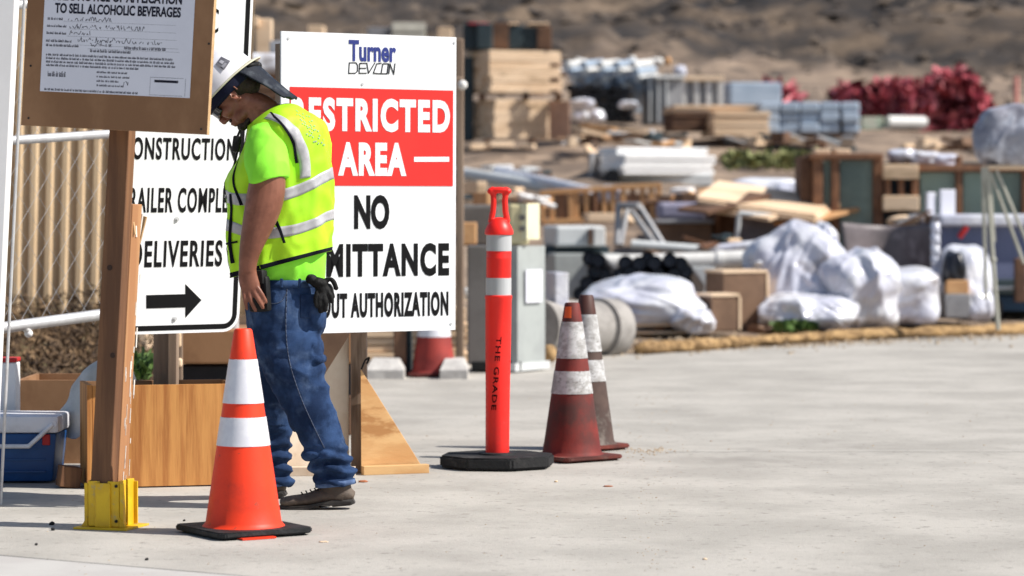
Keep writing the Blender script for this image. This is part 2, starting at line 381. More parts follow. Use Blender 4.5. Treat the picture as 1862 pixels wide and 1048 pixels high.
bm = B(); box(bm, V(pb.x-.19, Yf-.05, .019), (.36, .04, .038), None, .002); obj('base_board', bm, mPlyPale, T)
bm = B()
for (ax, ay), (bx, by) in (((657, 672), (664, 655)), ((664, 655), (672, 650)), ((672, 650), (667, 662))): tube(bm, W(ax, ay, Yf-.01), W(bx, by, Yf-.01), .004, 6)
obj('wire_tie', bm, mBlackP, T)

# ---------------------------------------------------------------- construction deliveries sign
c1 = W(434, 603, 11.78); b2 = R(36); tau = R(5.2)
u2 = V(math.cos(b2), math.sin(b2), 0); v2 = V(math.sin(b2)*math.sin(tau), -math.cos(b2)*math.sin(tau), math.cos(tau)); n2 = u2.cross(v2)
W2 = solve_w(c1, u2, 196); H2 = 1.62; O2 = c1-u2*W2
T = thing('delivery_sign', 'white black-bordered sign for construction deliveries with a black right arrow, behind the notice post', 'sign', (O2.x+.3, O2.y+.3, 0))
def rrect(wd, h, r, inset=0):
    pts = []
    for cx, cy, a0 in ((wd-r, r, -90), (wd-r, h-r, 0), (r, h-r, 90), (r, r, 180)):
        for k in range(7):
            t = R(a0+15*k); pts.append((cx+(r-inset)*math.cos(t), cy+(r-inset)*math.sin(t)))
    return pts
def plate(wd, h, r, inset, lift, th, m, name, parent, O, u, v, n):
    bm = B(); prism(bm, [O+u*x+v*y+n*lift for x, y in rrect(wd, h, r, inset)], n*th); return obj(name, bm, m, parent)
a = (O2, u2, v2, n2)
plate(W2, H2, .075, 0, -.004, .004, mSignW, 'sign_board', T, *a)
bm = B(); A = rrect(W2, H2, .075, .013); Bq = rrect(W2, H2, .075, .034)
for i in range(len(A)):
    j = (i+1) % len(A); f = [O2+u2*x+v2*y+n2*.0012 for x, y in (A[i], A[j], Bq[j], Bq[i])]; bm.faces.new([bm.verts.new(p) for p in f])
bmesh.ops.remove_doubles(bm, verts=bm.verts, dist=1e-5); obj('border', bm, mBlack, T)
trect('CONSTRUCTION', 221, 429, 249, 290, *a, mBlack, T, bold=.022, spacing=1.16)
trect('TRAILER COMPLEX', 218, 433, 341, 387, *a, mBlack, T, bold=.022, spacing=1.16)
trect('DELIVERIES', 237, 404, 438, 487, *a, mBlack, T, bold=.022, spacing=1.16)
xC, yC = onplane(376, 60, *a); text('C', O2, u2, v2, xC, yC, .052, .1, mBlack, T, nrm=n2)
ar = [(266, 537), (337, 535), (337, 517), (366, 546), (337, 578), (337, 559), (266, 561)]
bm = B(); prism(bm, [O2+u2*x+v2*y+n2*.0008 for x, y in (onplane(px, py, *a) for px, py in ar)], n2*.001); obj('arrow', bm, mBlack, T)
for px, py in ((321, 399), (317, 580), (385, 60)):
    x, y = onplane(px, py, *a); c = O2+u2*x+v2*y
    bm = B(); tube(bm, c, c+n2*.004, .010, 12); tube(bm, c, c+n2*.009, .005, 6); obj('bolt', bm, mGalv, T)
yb_ = O2.y+.50
stick(T, V(W(297, 700, yb_).x, yb_, 0), W(300, 200, yb_), .085, .04, mStud, 'post')
stick(T, V(W(315, 700, yb_).x, yb_-.03, 0), W(318, 200, yb_-.03), .035, .09, mStud, 'post')

# ---------------------------------------------------------------- notice board on its post
yawN = R(-17); rollN = R(3.25)
rt = Matrix.Rotation(rollN, 3, 'Y') @ Matrix.Rotation(yawN, 3, 'Z')
uN = rt @ V(1, 0, 0); nN = rt @ V(0, -1, 0); vN = rt @ V(0, 0, 1)
PB = G(199, 962); PB = V(PB.x, PB.y+.05, 0)
T = thing('notice_post', 'thick brown square timber post with a peeling right edge, in a yellow steel shoe', 'post', PB)
ps = .128
M3 = Matrix((uN, -nN, vN)).transposed()
Hp = 2.05
pw, pd1, pd2 = .078, .058, .080
c1_ = PB+uN*.0-nN*(-.030)
bm = B(); box(bm, PB-uN*.022+nN*.035+vN*(Hp/2+.02), (pw, pd1, Hp), M3, .003); obj('timber', bm, mPost, T)
bm = B(); box(bm, PB+nN*(.035-pd1/2-pd2/2-.0005)+uN*(.003-.022)+vN*(.57+.02), (pw, pd2, 1.14), M3, .003); obj('rear_timber', bm, mat('post_wood_lit', (.46, .24, .11), (.36, .17, .075), 10, .7, .2, 30, stretch=(1, 1, .06), c3=(.22, .10, .05), s3=9, lo3=.58, hi3=.7), T)  # paler copy of the post wood, sunlight on this side put into the colour
bm = B()
for k in range(20):
    z = .17+random.random()**1.5*.75; x = pw/2+.0040-.022; y = random.uniform(-.09, -.005)
    c = PB+vN*z+uN*x+nN*y; box(bm, c, (.0016, random.uniform(.002, .006), random.uniform(.015, .07)), M3)
for k in range(3):
    z = .45+random.random()*.3; c = PB+vN*z+uN*(pw/2+.0040-.022)+nN*random.uniform(-.09, -.04); box(bm, c, (.0016, .009, random.uniform(.05, .14)), M3)
o = obj('peeling_paint', bm, mPostChip, T); o['kind'] = 'stuff'
for k in range(5):
    bm = B(); z = 1.10+.012*k; box(bm, PB+nN*(-.01-.022*k)+uN*.013+vN*(z-.02*k), (.012, .010, .10), M3 @ Matrix.Rotation(R(6*k-12), 3, 'Y')); obj('splinter', bm, mPostChip if k % 2 else mPlyEdge, T)
for z, x in ((.93, -.03), (.62, .0)):
    bm = B(); c = PB+vN*z+uN*x+nN*.062; tube(bm, c, c+nN*.004, .010, 12); obj('knot', bm, mat('knot', (.05, .025, .015)), T)
# yellow shoe: base plate and four folded channel pieces
SH = bpy.data.objects.new('post_shoe', None); COL.objects.link(SH); SH.parent = T; SH.location = (0, 0, 0)
s = .056; hs = .165
def shoe(name, c, sz): bm = B(); box(bm, c, sz, Mz, .0015); return obj(name, bm, mYellow, SH)
Mz = Matrix.Rotation(yawN, 3, 'Z'); uz = Mz @ V(1, 0, 0); yz = Mz @ V(0, 1, 0)
shoe('base_plate', PB+V(0, 0, .004), (.205, .20, .008))
for sx in (-1, 1):
    for sy in (-1, 1):
        c = PB+uz*sx*(s+.003)+yz*sy*(s-.022)+V(0, 0, .008+hs/2)
        shoe('side_flange', c, (.006, .052, hs))
        c = PB+uz*sx*(s-.018)+yz*sy*(s+.007)+V(0, 0, .008+hs/2)
        shoe('side_flange', c, (.044, .006, hs-.004))
        # projecting rib
        c = PB+uz*sx*(s+.013)+yz*sy*(s+.004)+V(0, 0, .008+hs/2-.004)
        shoe('rib', c, (.014, .007, hs-.012))
    bm = B(); p = PB+uz*sx*(s+.006); prism(bm, [p-yz*.068+V(0, 0, .009), p-yz*.068+uz*sx*.024+V(0, 0, .009), p-yz*.068+V(0, 0, .045)], yz*.006); obj('rib', bm, mYellow, SH)
shoe('front_plate', PB-yz*(s+.014)+V(0, 0, .008+hs/2-.004), (.052, .006, hs-.008))
for sx in (-1, 1): shoe('front_fold', PB-yz*(s+.006)+uz*sx*.026+V(0, 0, .008+hs/2-.006), (.006, .022, hs-.010))
for sx, z in ((.9, .155), (-.4, .15), (.9, .03)):
    bm = B(); c = PB+uz*s*sx-yz*(s+.010)+V(0, 0, z); tube(bm, c, c-yz*.004, .006, 8); obj('screw', bm, mRubberD, SH)

# notice board
Tn = thing('notice_board', 'brown plywood board with a pale printed notice, fixed high on the timber post', 'notice board', PB+vN*1.45)
Yb = PB.y-.09
p = W(38, 228, Yb)
# plane through p with uN, vN
nB = nN
bw = None
for k in range(100, 1500):
    q = p+uN*k*.001
    px = 931+FPX*(q.x/((q.y)*math.cos(PITCH)-(q.z-CAMH)*math.sin(PITCH)))
    if px >= 376: bw = k*.001; break
bh = 1.0
bm = B(); prism(bm, [p, p+uN*bw, p+uN*bw+vN*bh, p+vN*bh], -nB*.022); ob = obj('backing_board', bm, mPlyBrown, Tn); ob.data.materials.append(mPlyEdge)
for f in ob.data.polygons:
    if abs(f.normal.dot(nB)) < .5: f.material_index = 1
a = (p, uN, vN, nB)
x0, yb = onplane(73, 166, *a); x1, _ = onplane(345, 184, *a); yt = yb+.62
bm = B(); prism(bm, [p+uN*x+vN*y+nB*.0008 for x, y in ((x0, yb), (x1, yb), (x1, yt), (x0, yt))], nB*.0012); obj('paper_notice', bm, mPaper, Tn)
def ln(s_, px0, py0, wd, h, **k):
    X, Yv = onplane(px0, py0, *a); return text(s_, p, uN, vN, X, Yv, wd*(x1-x0), h, mInk, Tn, nrm=nB, lift=.0022, thick=.0006, **k)
ln('PUBLIC NOTICE OF APPLICATION', 86, 0, .90, .036, bold=.035)
ln('TO SELL ALCOHOLIC BEVERAGES', 100, 24, .84, .036, bold=.035)
# illegible small print: rows of little strokes
def dashes(rows, th, m=mInk, name='small_print', lift=.0021, gap=.25):
    bm = B()
    for px0, py0, wpx, hpx in rows:
        X, Yv = onplane(px0, py0, *a); wdt = wpx*.00193; x = X
        while x < X+wdt:
            L = random.uniform(.004, .016)
            for k in range(int(L/.0024)+1):
                hh = hpx*.00193*random.uniform(.55, 1.0)
                q = [(x+k*.0024, Yv), (x+k*.0024+.0016, Yv), (x+k*.0024+.0016, Yv+hh), (x+k*.0024, Yv+hh)]
                bm.faces.new([bm.verts.new(p+uN*qx+vN*qy+nB*lift) for qx, qy in q])
            q = [(x, Yv+.0006), (x+L, Yv+.0006), (x+L, Yv+.0022), (x, Yv+.0022)]
            bm.faces.new([bm.verts.new(p+uN*qx+vN*qy+nB*(lift+.0001)) for qx, qy in q])
            x += L+random.uniform(.0025, .005)
    o = obj(name, bm, m, Tn); o['kind'] = 'stuff'; return o
dashes([(87, 36, 27, 5), (86, 49, 38, 5), (85, 62, 38, 5), (84, 76, 52, 5), (84, 84, 62, 5), (164, 95, 75, 6), (226, 90, 82, 6)], .002)
dashes([(84, 101+6*i+.4*i, 250-(70 if i == 3 else 0), 4.6) for i in range(4)], .002)
dashes([(81, 164, 186, 4.5)], .002)
dashes([(176, 133, 62, 4), (176, 141, 66, 4), (176, 149, 44, 4), (176, 157, 50, 4)], .002)
dashes([(87, 139, 36, 10)], .002, name='stamp')
def scr(rows):
    bm = B()
    for px0, py0, wpx, h in rows:
        X, Yv = onplane(px0, py0, *a); x = X; pts = []
        while x < X+wpx*.00193:
            pts.append((x, Yv+random.choice((0, 0, .45, .5, 1))*h+random.uniform(-.001, .001))); x += random.uniform(.0010, .0055)
        for (ax, ay), (bx, by) in zip(pts, pts[1:]):
            if random.random() < .30: continue
            d = V(bx-ax, by-ay, 0).normalized(); n_ = V(-d.y, d.x, 0)*.0011
            bm.faces.new([bm.verts.new(p+uN*qx+vN*qy+nB*.0022) for qx, qy in ((ax-n_.x, ay-n_.y), (bx-n_.x, by-n_.y), (bx+n_.x, by+n_.y), (ax+n_.x, ay+n_.y))])
    o = obj('handwriting', bm, mInk, Tn); o['kind'] = 'stuff'
scr([(119, 37, 92, .014), (127, 51, 150, .014), (127, 63, 44, .014), (142, 76, 168, .016), (164, 84, 34, .010), (198, 86, 12, .02), (222, 156, 12, .03)])
bm = B()
def rl(px0, py0, wd, th=.0007):
    X, Yv = onplane(px0, py0, *a); bm.faces.new([bm.verts.new(p+uN*qx+vN*qy+nB*.0020) for qx, qy in ((X, Yv), (X+wd, Yv), (X+wd, Yv+th), (X, Yv+th))])
for x_, y_, w_ in ((115, 39, .43), (125, 53, .41), (122, 66, .42), (134, 82, .40), (160, 89, .35)): rl(x_, y_, w_)
def vl(px0, py0, h, th=.0012):
    X, Yv = onplane(px0, py0, *a); bm.faces.new([bm.verts.new(p+uN*qx+vN*qy+nB*.0020) for qx, qy in ((X, Yv), (X+th, Yv), (X+th, Yv+h), (X, Yv+h))])
rl(272, 173, .125, .0013); rl(274, 141, .125, .0013); vl(272, 173, .062); vl(336, 176, .062); rl(281, 150, .09, .009)
o = obj('ruled_line', bm, mInk, Tn); o['kind'] = 'stuff'
for px, py in ((52, 215), (366, 235), (380, 80), (56, 120)):
    X, Yv = onplane(px, py, *a); c = p+uN*X+vN*Yv; bm = B(); tube(bm, c, c+nB*.002, .004, 8); obj('screw', bm, mRubberD, Tn)

# ---------------------------------------------------------------- cones
def cone(px, py, Y, h, rb, rt, bands, mats, label, base, yaw=0, tilt=0, z0=.03, patch=False, half=.185):
    c = G(px, py) if Y is None else W(px, 500, Y); c = V(c.x, c.y, 0)
    T = thing('traffic_cone', label, 'traffic cone', c, 'orange traffic cones along the drive')
    mB, mTop, mRf, mBase = mats
    def r(z): return rb+(rt-rb)*(z-z0)/h
    cuts = [0]+[f for b in bands for f in b]+[1]
    bm = B(); pr = [(r(z0)+.010, z0-.002), (r(z0)+.004, z0+.004)]+[(r(z0+h*f), z0+h*f) for f in (.02, .1, .2, .3, bands[-1][1])]
    lathe(bm, c, pr, 64); obj('cone_body', bm, mB, T, True, auto=40)
    bm = B(); lathe(bm, c, [(r(z0+h*bands[-1][1]), z0+h*bands[-1][1]+.0005), (r(z0+h)-.0, z0+h-.006), (rt-.005, z0+h), (rt-.012, z0+h), (rt-.014, z0+h-.05)], 64); obj('cone_tip', bm, mTop, T, True, auto=40)
    for f0, f1 in bands:
        bm = B(); za, zb = z0+h*f0, z0+h*f1
        n_ = 40
        lathe(bm, c, [(r(za)-.001, za), (r(za)+.0022, za+.0005), (r(zb)+.0022, zb-.0005), (r(zb)-.001, zb)], 64); obj('reflective_collar', bm, mRf, T, True, auto=40)
    bm = B()
    if base == 'square':
        rz = Matrix.Rotation(yaw, 3, 'Z'); k = half; e = .022
        pts = [(k-e, -k), (k, -k+e), (k, k-e), (k-e, k), (-k+e, k), (-k, k-e), (-k, -k+e), (-k+e, -k)]
        prism(bm, [c+rz @ V(x, y, .008) for x, y in pts], (0, 0, z0-.010))
        bmesh.ops.bevel(bm, geom=list(bm.edges), offset=.005, segments=2, affect='EDGES')
        for sx, sy in ((1, 1), (1, -1), (-1, 1), (-1, -1)):
            box(bm, c+rz @ V(sx*(k-.07), sy*(k-.07), .007), (.09, .09, .014), rz, .002)
    else:
        lathe(bm, c, [(half-.01, .002), (half, .006), (half-.004, .018), (half-.05, .024), (rb+.01, z0-.002), (rb-.02, z0-.002)], 12)
    obj('cone_base', bm, mBase, T, True, auto=30)
    if patch:
        def f(i, j):
            t = R(215+50*i); z = z0+h*(.90+.075*j); rr = r(z)+.0012; return c+V(rr*math.cos(t), rr*math.sin(t), z)
        bm = B(); grid(bm, f, 10, 4); obj('orange_patch', bm, mConeOr, T, True)
    return T
T = cone(443, 970, None, .69, .135, .032, [(.408, .553), (.623, .846)], (mOrange, mOrange, mRefl, mRubber), 'bright clean orange traffic cone in front of the worker', 'square', R(33))
cA = G(443, 970)
bm = B(); box(bm, V(cA.x+.06, cA.y-.175, .0045), (.13, .05, .006), Matrix.Rotation(R(33), 3, 'Z')); obj('base_underside', bm, mOrange, T)
cone(1040, 836, None, .685, .134, .034, [(.40, .55), (.633, .874)], (mConeDirt, mConeDirt, mReflD, mConeFoot), 'faded dark red traffic cone with an orange patch on its tip', 'square', R(38), patch=True, half=.172, z0=.028)
cone(1066, 817, None, .70, .134, .034, [(.42, .565), (.62, .87)], (mConeBrown, mConeTopD, mReflD, mConeFoot), 'grimy grey-brown traffic cone half hidden behind the red one', 'square', R(40), half=.155, z0=.03)
mConeFar = mat('cone_far_red', (.34, .04, .03), (.24, .03, .025), 6, .7)
cone(789, 684, None, .70, .150, .045, [(.34, .53), (.60, .83)], (mConeFar, mConeFar, mRefl, mConeDirt), 'distant faded red traffic cone seen under the restricted area sign', 'square', R(15), half=.19)

# ---------------------------------------------------------------- delineator post
c = G(904, 850); c = V(c.x, c.y, 0); sD = c.y/FPX
T = thing('delineator_post', 'tall glossy red delineator post with a loop handle on an eight-sided black rubber base', 'delineator', c)
bm = B(); pts = []
for k in range(8):
    t = R(22.5+45*k-8); pts.append((.26*math.cos(t), .235*math.sin(t)))
prism(bm, [c+V(x, y, .006) for x, y in pts], (0, 0, .052))
bmesh.ops.bevel(bm, geom=list(bm.edges), offset=.009, segments=2, affect='EDGES'); 
for k in range(8):
    t = R(45*k-8); box(bm, c+V(.18*math.cos(t), .165*math.sin(t), .004), (.06, .06, .008), Matrix.Rotation(t, 3, 'Z'))
obj('rubber_base', bm, mRubberD, T, True, auto=30)
bm = B(); lathe(bm, c, [(.085, .056), (.082, .066), (.058, .068)], 32); obj('base_collar', bm, mRubber, T, True, auto=30)
ln_ = V(.008, 0, 1).normalized(); Ml = Matrix((V(1, 0, -.008).normalized(), V(0, 1, 0), ln_)).transposed()
def zz(y): return CAMH-(y-375)*sD
bm = B()
lathe(bm, c, [(.052, zz(836)+.005), (.053, .3), (.056, .55), (.0575, zz(545)), (.060, zz(543)), (.060, zz(538)), (.0545, zz(536)), (.0545, zz(472)), (.056, zz(470)), (.0545, zz(468)), (.0545, zz(428)), (.063, zz(426)), (.063, zz(420)), (.052, zz(410)), (.035, zz(400)), (.018, zz(396)), (0, zz(395))], 48, Ml)
obj('post_tube', bm, mOrangeT, T, True, auto=35)
for ya, yb in ((540, 505), (458, 427)):
    bm = B(); lathe(bm, c, [(.054, zz(ya)+.003), (.0562, zz(ya)+.0035), (.0562, zz(yb)-.0015), (.054, zz(yb)-.001)], 48, Ml); obj('reflective_band', bm, mReflG, T, True, auto=35)
# handle loop
bm = B(); 
for sx in (-1, 1):
    pp = [(.036*sx, 405), (.034*sx, 398), (.027*sx, 385), (.024*sx, 365), (.027*sx, 352), (.030*sx, 345)]
    for (xa, ya), (xb, yb) in zip(pp, pp[1:]):
        tube(bm, c+Ml @ V(xa, 0, zz(ya)), c+Ml @ V(xb, 0, zz(yb)), .0135, 12)
        ell(bm, c+Ml @ V(xb, 0, zz(yb)), (.0135,)*3, None, 2)
ell(bm, c+Ml @ V(0, 0, zz(346)), (.050, .02, .014), None, 3)
for sx in (-1, 1): ell(bm, c+Ml @ V(.036*sx, 0, zz(348)), (.018, .018, .015), None, 3)
ell(bm, c+Ml @ V(0, 0, zz(405)), (.042, .03, .02), None, 3)
o = obj('handle', bm, mOrangeT, T, True); remesh(o, .004, 4)
# stencilled text wrapped on the tube, reads downwards
tx = text('THE GRADE', V(0, 0, 0), V(1, 0, 0), V(0, 1, 0), 0, 0, 1, 1, mBlack, T, bold=.01, name='stencil', spacing=1.15)
for vtx in tx.data.vertices:
    q = vtx.co+T.location
    s_ = q.x; hh = q.y       # along text, glyph height
    py = 612+s_*133; z = zz(py); ang = R(-90)+(hh-.5)*-.33*-1; cxo = .004-.022*s_
    rr = .0568
    t = R(-90)+(hh-.5)*.40+(cxo/.056)
    vtx.co = c+Ml @ V(rr*math.cos(t), rr*math.sin(t), z) - T.location

# ---------------------------------------------------------------- plywood box, cooler and what lies by them
PBX = G(260, 889)
T = thing('plywood_box', 'open low box of orange-brown plywood standing behind the timber post', 'wooden box', (PBX.x, PBX.y, 0))
yb = PBX.y; s = yb/FPX; zt = CAMH-(702-375)*s
xl = W(160, 800, yb).x; xr = W(425, 800, yb).x; byaw = R(14)
ub = V(math.cos(byaw), math.sin(byaw), 0); nb = V(math.sin(byaw), -math.cos(byaw), 0); Ob = V(xl, yb-.02, 0)
Lb = (xr-xl)/math.cos(byaw)
def panel(O, u, wdt, z0, z1, th, n, m, name, parent, **k):
    bm = B(); prism(bm, [O+V(0, 0, z0), O+u*wdt+V(0, 0, z0), O+u*wdt+V(0, 0, z1), O+V(0, 0, z1)], -n*th); return obj(name, bm, m, parent, **k)
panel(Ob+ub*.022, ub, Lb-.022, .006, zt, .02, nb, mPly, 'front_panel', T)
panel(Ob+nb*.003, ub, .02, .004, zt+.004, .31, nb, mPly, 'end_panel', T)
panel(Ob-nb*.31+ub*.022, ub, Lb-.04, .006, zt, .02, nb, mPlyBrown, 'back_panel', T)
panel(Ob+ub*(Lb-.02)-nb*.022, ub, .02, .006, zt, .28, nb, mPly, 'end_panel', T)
# second brown panel box behind cooler
pc = G(90, 862); yb2 = 12.75
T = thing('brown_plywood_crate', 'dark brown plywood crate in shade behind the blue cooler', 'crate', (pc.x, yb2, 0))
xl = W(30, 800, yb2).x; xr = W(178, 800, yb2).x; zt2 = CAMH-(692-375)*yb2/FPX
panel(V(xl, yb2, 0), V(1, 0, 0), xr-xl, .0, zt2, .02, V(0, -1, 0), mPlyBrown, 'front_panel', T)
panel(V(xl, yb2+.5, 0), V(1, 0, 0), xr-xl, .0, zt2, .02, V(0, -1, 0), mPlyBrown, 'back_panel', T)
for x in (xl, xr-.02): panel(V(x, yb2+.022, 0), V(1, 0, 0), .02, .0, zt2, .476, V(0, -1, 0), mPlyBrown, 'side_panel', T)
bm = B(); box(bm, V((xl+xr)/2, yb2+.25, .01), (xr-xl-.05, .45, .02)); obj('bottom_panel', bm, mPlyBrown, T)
# small white tub on the crate edge
c = W(14, 735, 12.3); 
T = thing('white_tub', 'small white tub with a red lid behind the cooler', 'tub', (c.x, 12.3, .0))
bm = B(); box(bm, V(c.x, 12.3, .24), (.09, .12, .48), None, .008); obj('tub_body', bm, mWhiteP, T)
bm = B(); box(bm, V(c.x, 12.3, .49), (.095, .125, .018), None, .004); obj('tub_lid', bm, mRedL, T)
# cooler
cc = G(28, 880); cyaw = R(-4); y0 = cc.y; s = y0/FPX; cx1 = W(105, 800, y0).x; wC = .52; cx0 = cx1-wC
T = thing('cooler', 'blue cooler with a white lid and swing handle at the left edge', 'cooler', ((cx0+cx1)/2, y0+.15, 0))
zl = CAMH-(790-375)*s; zt3 = CAMH-(757-375)*s; xm = W(50, 800, y0).x
bm = B(); box(bm, V((cx0+cx1)/2, y0+.15, zl/2+.005), (wC-.01, .30, zl-.005), None, .012)
for v_ in bm.verts:
    if v_.co.z < .06: v_.co.x = (cx0+cx1)/2+(v_.co.x-(cx0+cx1)/2)*.93; v_.co.y = y0+.15+(v_.co.y-y0-.15)*.92
obj('cooler_body', bm, mCoolB, T, True, auto=30)
bm = B(); box(bm, V((cx0+cx1)/2, y0+.15, (zl+zt3)/2+.002), (wC+.012, .325, zt3-zl-.004), None, .012); obj('cooler_lid', bm, mCoolW, T, True, auto=30)
bm = B()
pts = [W(96, 772, y0-.02), W(52, 812, y0-.03), W(-60, 812, y0-.03), V(cx0, y0-.02, zl+.03)]
for q0, q1 in zip(pts, pts[1:]):
    tube(bm, q0, q1, .0095, 10); ell(bm, q1, (.0095,)*3, None, 2)
tube(bm, pts[0], pts[0]+V(0, .04, 0), .016, 12); obj('handle', bm, mCoolW, T, True, auto=40)
bm = B(); q = W(84, 800, y0-.004); box(bm, q, (.032, .008, .045), None, .003); obj('latch', bm, mRedL, T)
bm = B()
for k in range(3): box(bm, V((cx0+cx1)/2, y0+.004, .05+.05*k), (wC*.8, .008, .006))
obj('moulded_rib', bm, mCoolB, T)
# wood offcut
q = G(122, 889); T0 = B(); box(T0, V(q.x, q.y+.05, .045), (.085, .09, .085), basis(R(20), R(8)), .004)
tag(obj('wood_block', T0, mPost, origin=V(q.x, q.y+.05, 0)), 'short brown timber offcut lying right of the cooler', 'wood block')
# grey cloth sack draped over the box
def sackf(i, j):
    # i along the width, j from bottom hem to top
    a_ = i; px = 108+ (272-108)*a_; top = 655+ (70*abs(a_-.62)**1.6*1.6)
    return px, top
bm = B(); yS = yb+.62
def sf(u, v):
    ang = 2*math.pi*u; v = min(1, v*1.0); top = max(0, (v-.8)/.2)
    lf = 106+58*v**1.8+14*top**2; rg = 262-28*v**2-30*top**2; k = math.sqrt(max(0, 1-top**2.2))
    mid_ = (lf+rg)/2; hw_ = (rg-lf)/2*(k if top > 0 else 1)+.01
    px = mid_+hw_*math.cos(ang); py = 784-134*v+6*math.sin(ang*5)*(1-v)**3-10*math.cos(ang)*(1-v)
    d = .17*(1-.4*v)*k*math.sin(ang); fo = (3.5*math.sin(ang*9+v*2)*(1-v)+noise.noise(V(px*.03, py*.03, d*6))*7)
    return W(px+fo*math.cos(ang), py+noise.noise(V(px*.02, py*.03, 9))*5, 12.22+d+fo*.002*math.sin(ang))
grid(bm, sf, 48, 30, True); bmesh.ops.remove_doubles(bm, verts=bm.verts, dist=.001)
o = obj('cloth_sack', bm, mSack, origin=V(*W(192, 780, 12.25)), smooth=True)
tag(o, 'pale grey cloth sack slumped over the plywood box behind the post', 'sack')

# ---------------------------------------------------------------- white post at the left edge
q = V(W(-24, 900, 10.9).x-.0, 10.9, 0); vw = V(.052, 0, 1).normalized()
T = thing('white_post', 'leaning white painted square post at the left edge of the picture', 'post', q)
M3 = Matrix((V(1, 0, -.052).normalized(), V(0, 1, 0), vw)).transposed()
bm = B(); box(bm, W(-23, 500, 10.9)+vw*.2, (.13, .10, 2.55), M3, .004); obj('timber', bm, mWhiteP, T)
bm = B(); tube(bm, W(2, 900, 10.97)+vw*-.05, W(2, 900, 10.97)+vw*2.4, .006, 8); obj('edge_rod', bm, mGalv, T)

# ---------------------------------------------------------------- chain link gate and corrugated wall
T = thing('chain_link_gate', 'galvanised chain link gate leaf between the white post and the timber post', 'gate', (W(20, 500, 13).x, 13, 0))
def gp(px, py): return W(px, py, 13+(px/480)*1.2)
for nm, A_, B_ in (('rail', (-60, 261), (425, 229)), ('rail', (-60, 605), (425, 540)), ('rail', (-60, 20), (425, -36))):
    bm = B(); tube(bm, gp(*A_), gp(*B_), .0205 if A_[1] < 400 else .026, 14); obj(nm, bm, mGalv, T, True, auto=50)
for px in (-60, 425):
    bm = B(); q = gp(px, 620); tube(bm, V(q.x, q.y, .02), gp(px, -20), .025, 12); obj('gate_post', bm, mGalv, T, True, auto=50)
bm = B(); tube(bm, gp(40, 585)-V(0, .03, 0), gp(54, 604)-V(0, .03, 0), .016, 10); ell(bm, gp(54, 606)-V(0, .03, 0), (.02,)*3, None, 2); obj('clamp', bm, mWhiteP, T, True)
bm = B()
for k in range(-14, 20):
    for sg_ in (-1, 1):
        a0 = 34*k; pA = (a0, 0); pB = (a0+sg_*340, 590)
        def cl(p_, q_):
            (xa, ya), (xb, yb_) = p_, q_
            ts = [0., 1.]
            lo, hi = 0., 1.
            for b_, sgn in ((-55, 1), (422, -1)):
                da = (xa-b_)*sgn; db = (xb-b_)*sgn
                if da < 0 and db < 0: return None
                if da < 0: lo = max(lo, da/(da-db))
                elif db < 0: hi = min(hi, da/(da-db))
            if lo >= hi: return None
            return (xa+(xb-xa)*lo, ya+(yb_-ya)*lo), (xa+(xb-xa)*hi, ya+(yb_-ya)*hi)
        r_ = cl(pA, pB)
        if r_: tube(bm, gp(*r_[0]), gp(*r_[1]), .0009, 4)
obj('chain_link_mesh', bm, mGalv, T)
# corrugated wall
yc = 19.0; x0_ = W(-120, 500, yc).x; x1_ = W(455, 500, yc).x; pt = .104
T = thing('corrugated_wall', 'tan corrugated metal wall standing behind the chain link gate', 'wall', ((x0_+x1_)/2, yc, 0))
n_ = int((x1_-x0_)/pt); prof = [(0, 0), (.28, 0), (.80, -.045), (.90, -.045)]
k0 = 0
for pi in range(0, n_, 6):
    pts = []
    for k in range(pi, min(n_, pi+6)):
        for fx, dy in prof: pts.append((x0_+(k+fx)*pt, yc+dy*-1))
    pts.append((x0_+min(n_, pi+6)*pt-.004, yc))
    bm = B(); lo = [bm.verts.new((x, y, .40)) for x, y in pts]; hi = [bm.verts.new((x+.07, y, 3.0)) for x, y in pts]
    for i in range(len(pts)-1): bm.faces.new((lo[i], lo[i+1], hi[i+1], hi[i]))
    o = obj('wall_sheet', bm, mCorr, T); sm = o.modifiers.new('t', 'SOLIDIFY'); sm.thickness = .003
bm = B(); box(bm, V((x0_+x1_)/2, yc+.12, .2), (x1_-x0_, .16, .42)); obj('plinth', bm, mBlock, T)
# brush bank in front of the wall
bm = B()
for k in range(14000):
    u_ = random.random(); px = -130+random.random()*560; d = random.random(); Yv = 15.2+3.5*d
    zmax = .16+.42*d+.10*noise.noise(V(px*.02, Yv, 3))
    z = random.uniform(-.05, zmax) if random.random() < .5 else zmax*random.uniform(.75, 1.05)
    q = W(px, 500, Yv); q.z = z
    d1 = V(random.gauss(0, 1), random.gauss(0, 1), random.gauss(0, 1)).normalized(); d2 = d1.cross(V(random.gauss(0, 1), random.gauss(0, 1), random.gauss(0, 1))).normalized()
    L = random.uniform(.015, .06); w_ = random.uniform(.004, .013)
    bm.faces.new([bm.verts.new(q+e) for e in (-d1*L-d2*w_, d1*L*.6-d2*w_*.4, d1*L, d1*L*.3+d2*w_)])
mBr2 = mat('brush_leaf', (.20, .125, .065), (.055, .035, .022), 4, .9, c3=(.26, .22, .11), s3=6, lo3=.58, hi3=.68, detail=8)
o = obj('dry_brush', bm, mBr2); tag(o, 'dry brown brush covering the bank below the tan corrugated wall', 'brush', kind='stuff')
bm = B()
def bk(u, v):
    px = -140+u*600; Yv = 14.9+3.9*v; q = W(px, 500, Yv); return V(q.x, Yv, -.05+(.42*v**.8+.12)*min(1, v*8)+.05*noise.noise(V(px*.03, Yv*2, 1))-.06)
grid(bm, bk, 60, 20); o = obj('bank', bm, mat('bank_soil', (.11, .065, .035), (.05, .03, .018), 6, .95, .5, 30), smooth=True); o['kind'] = 'structure'
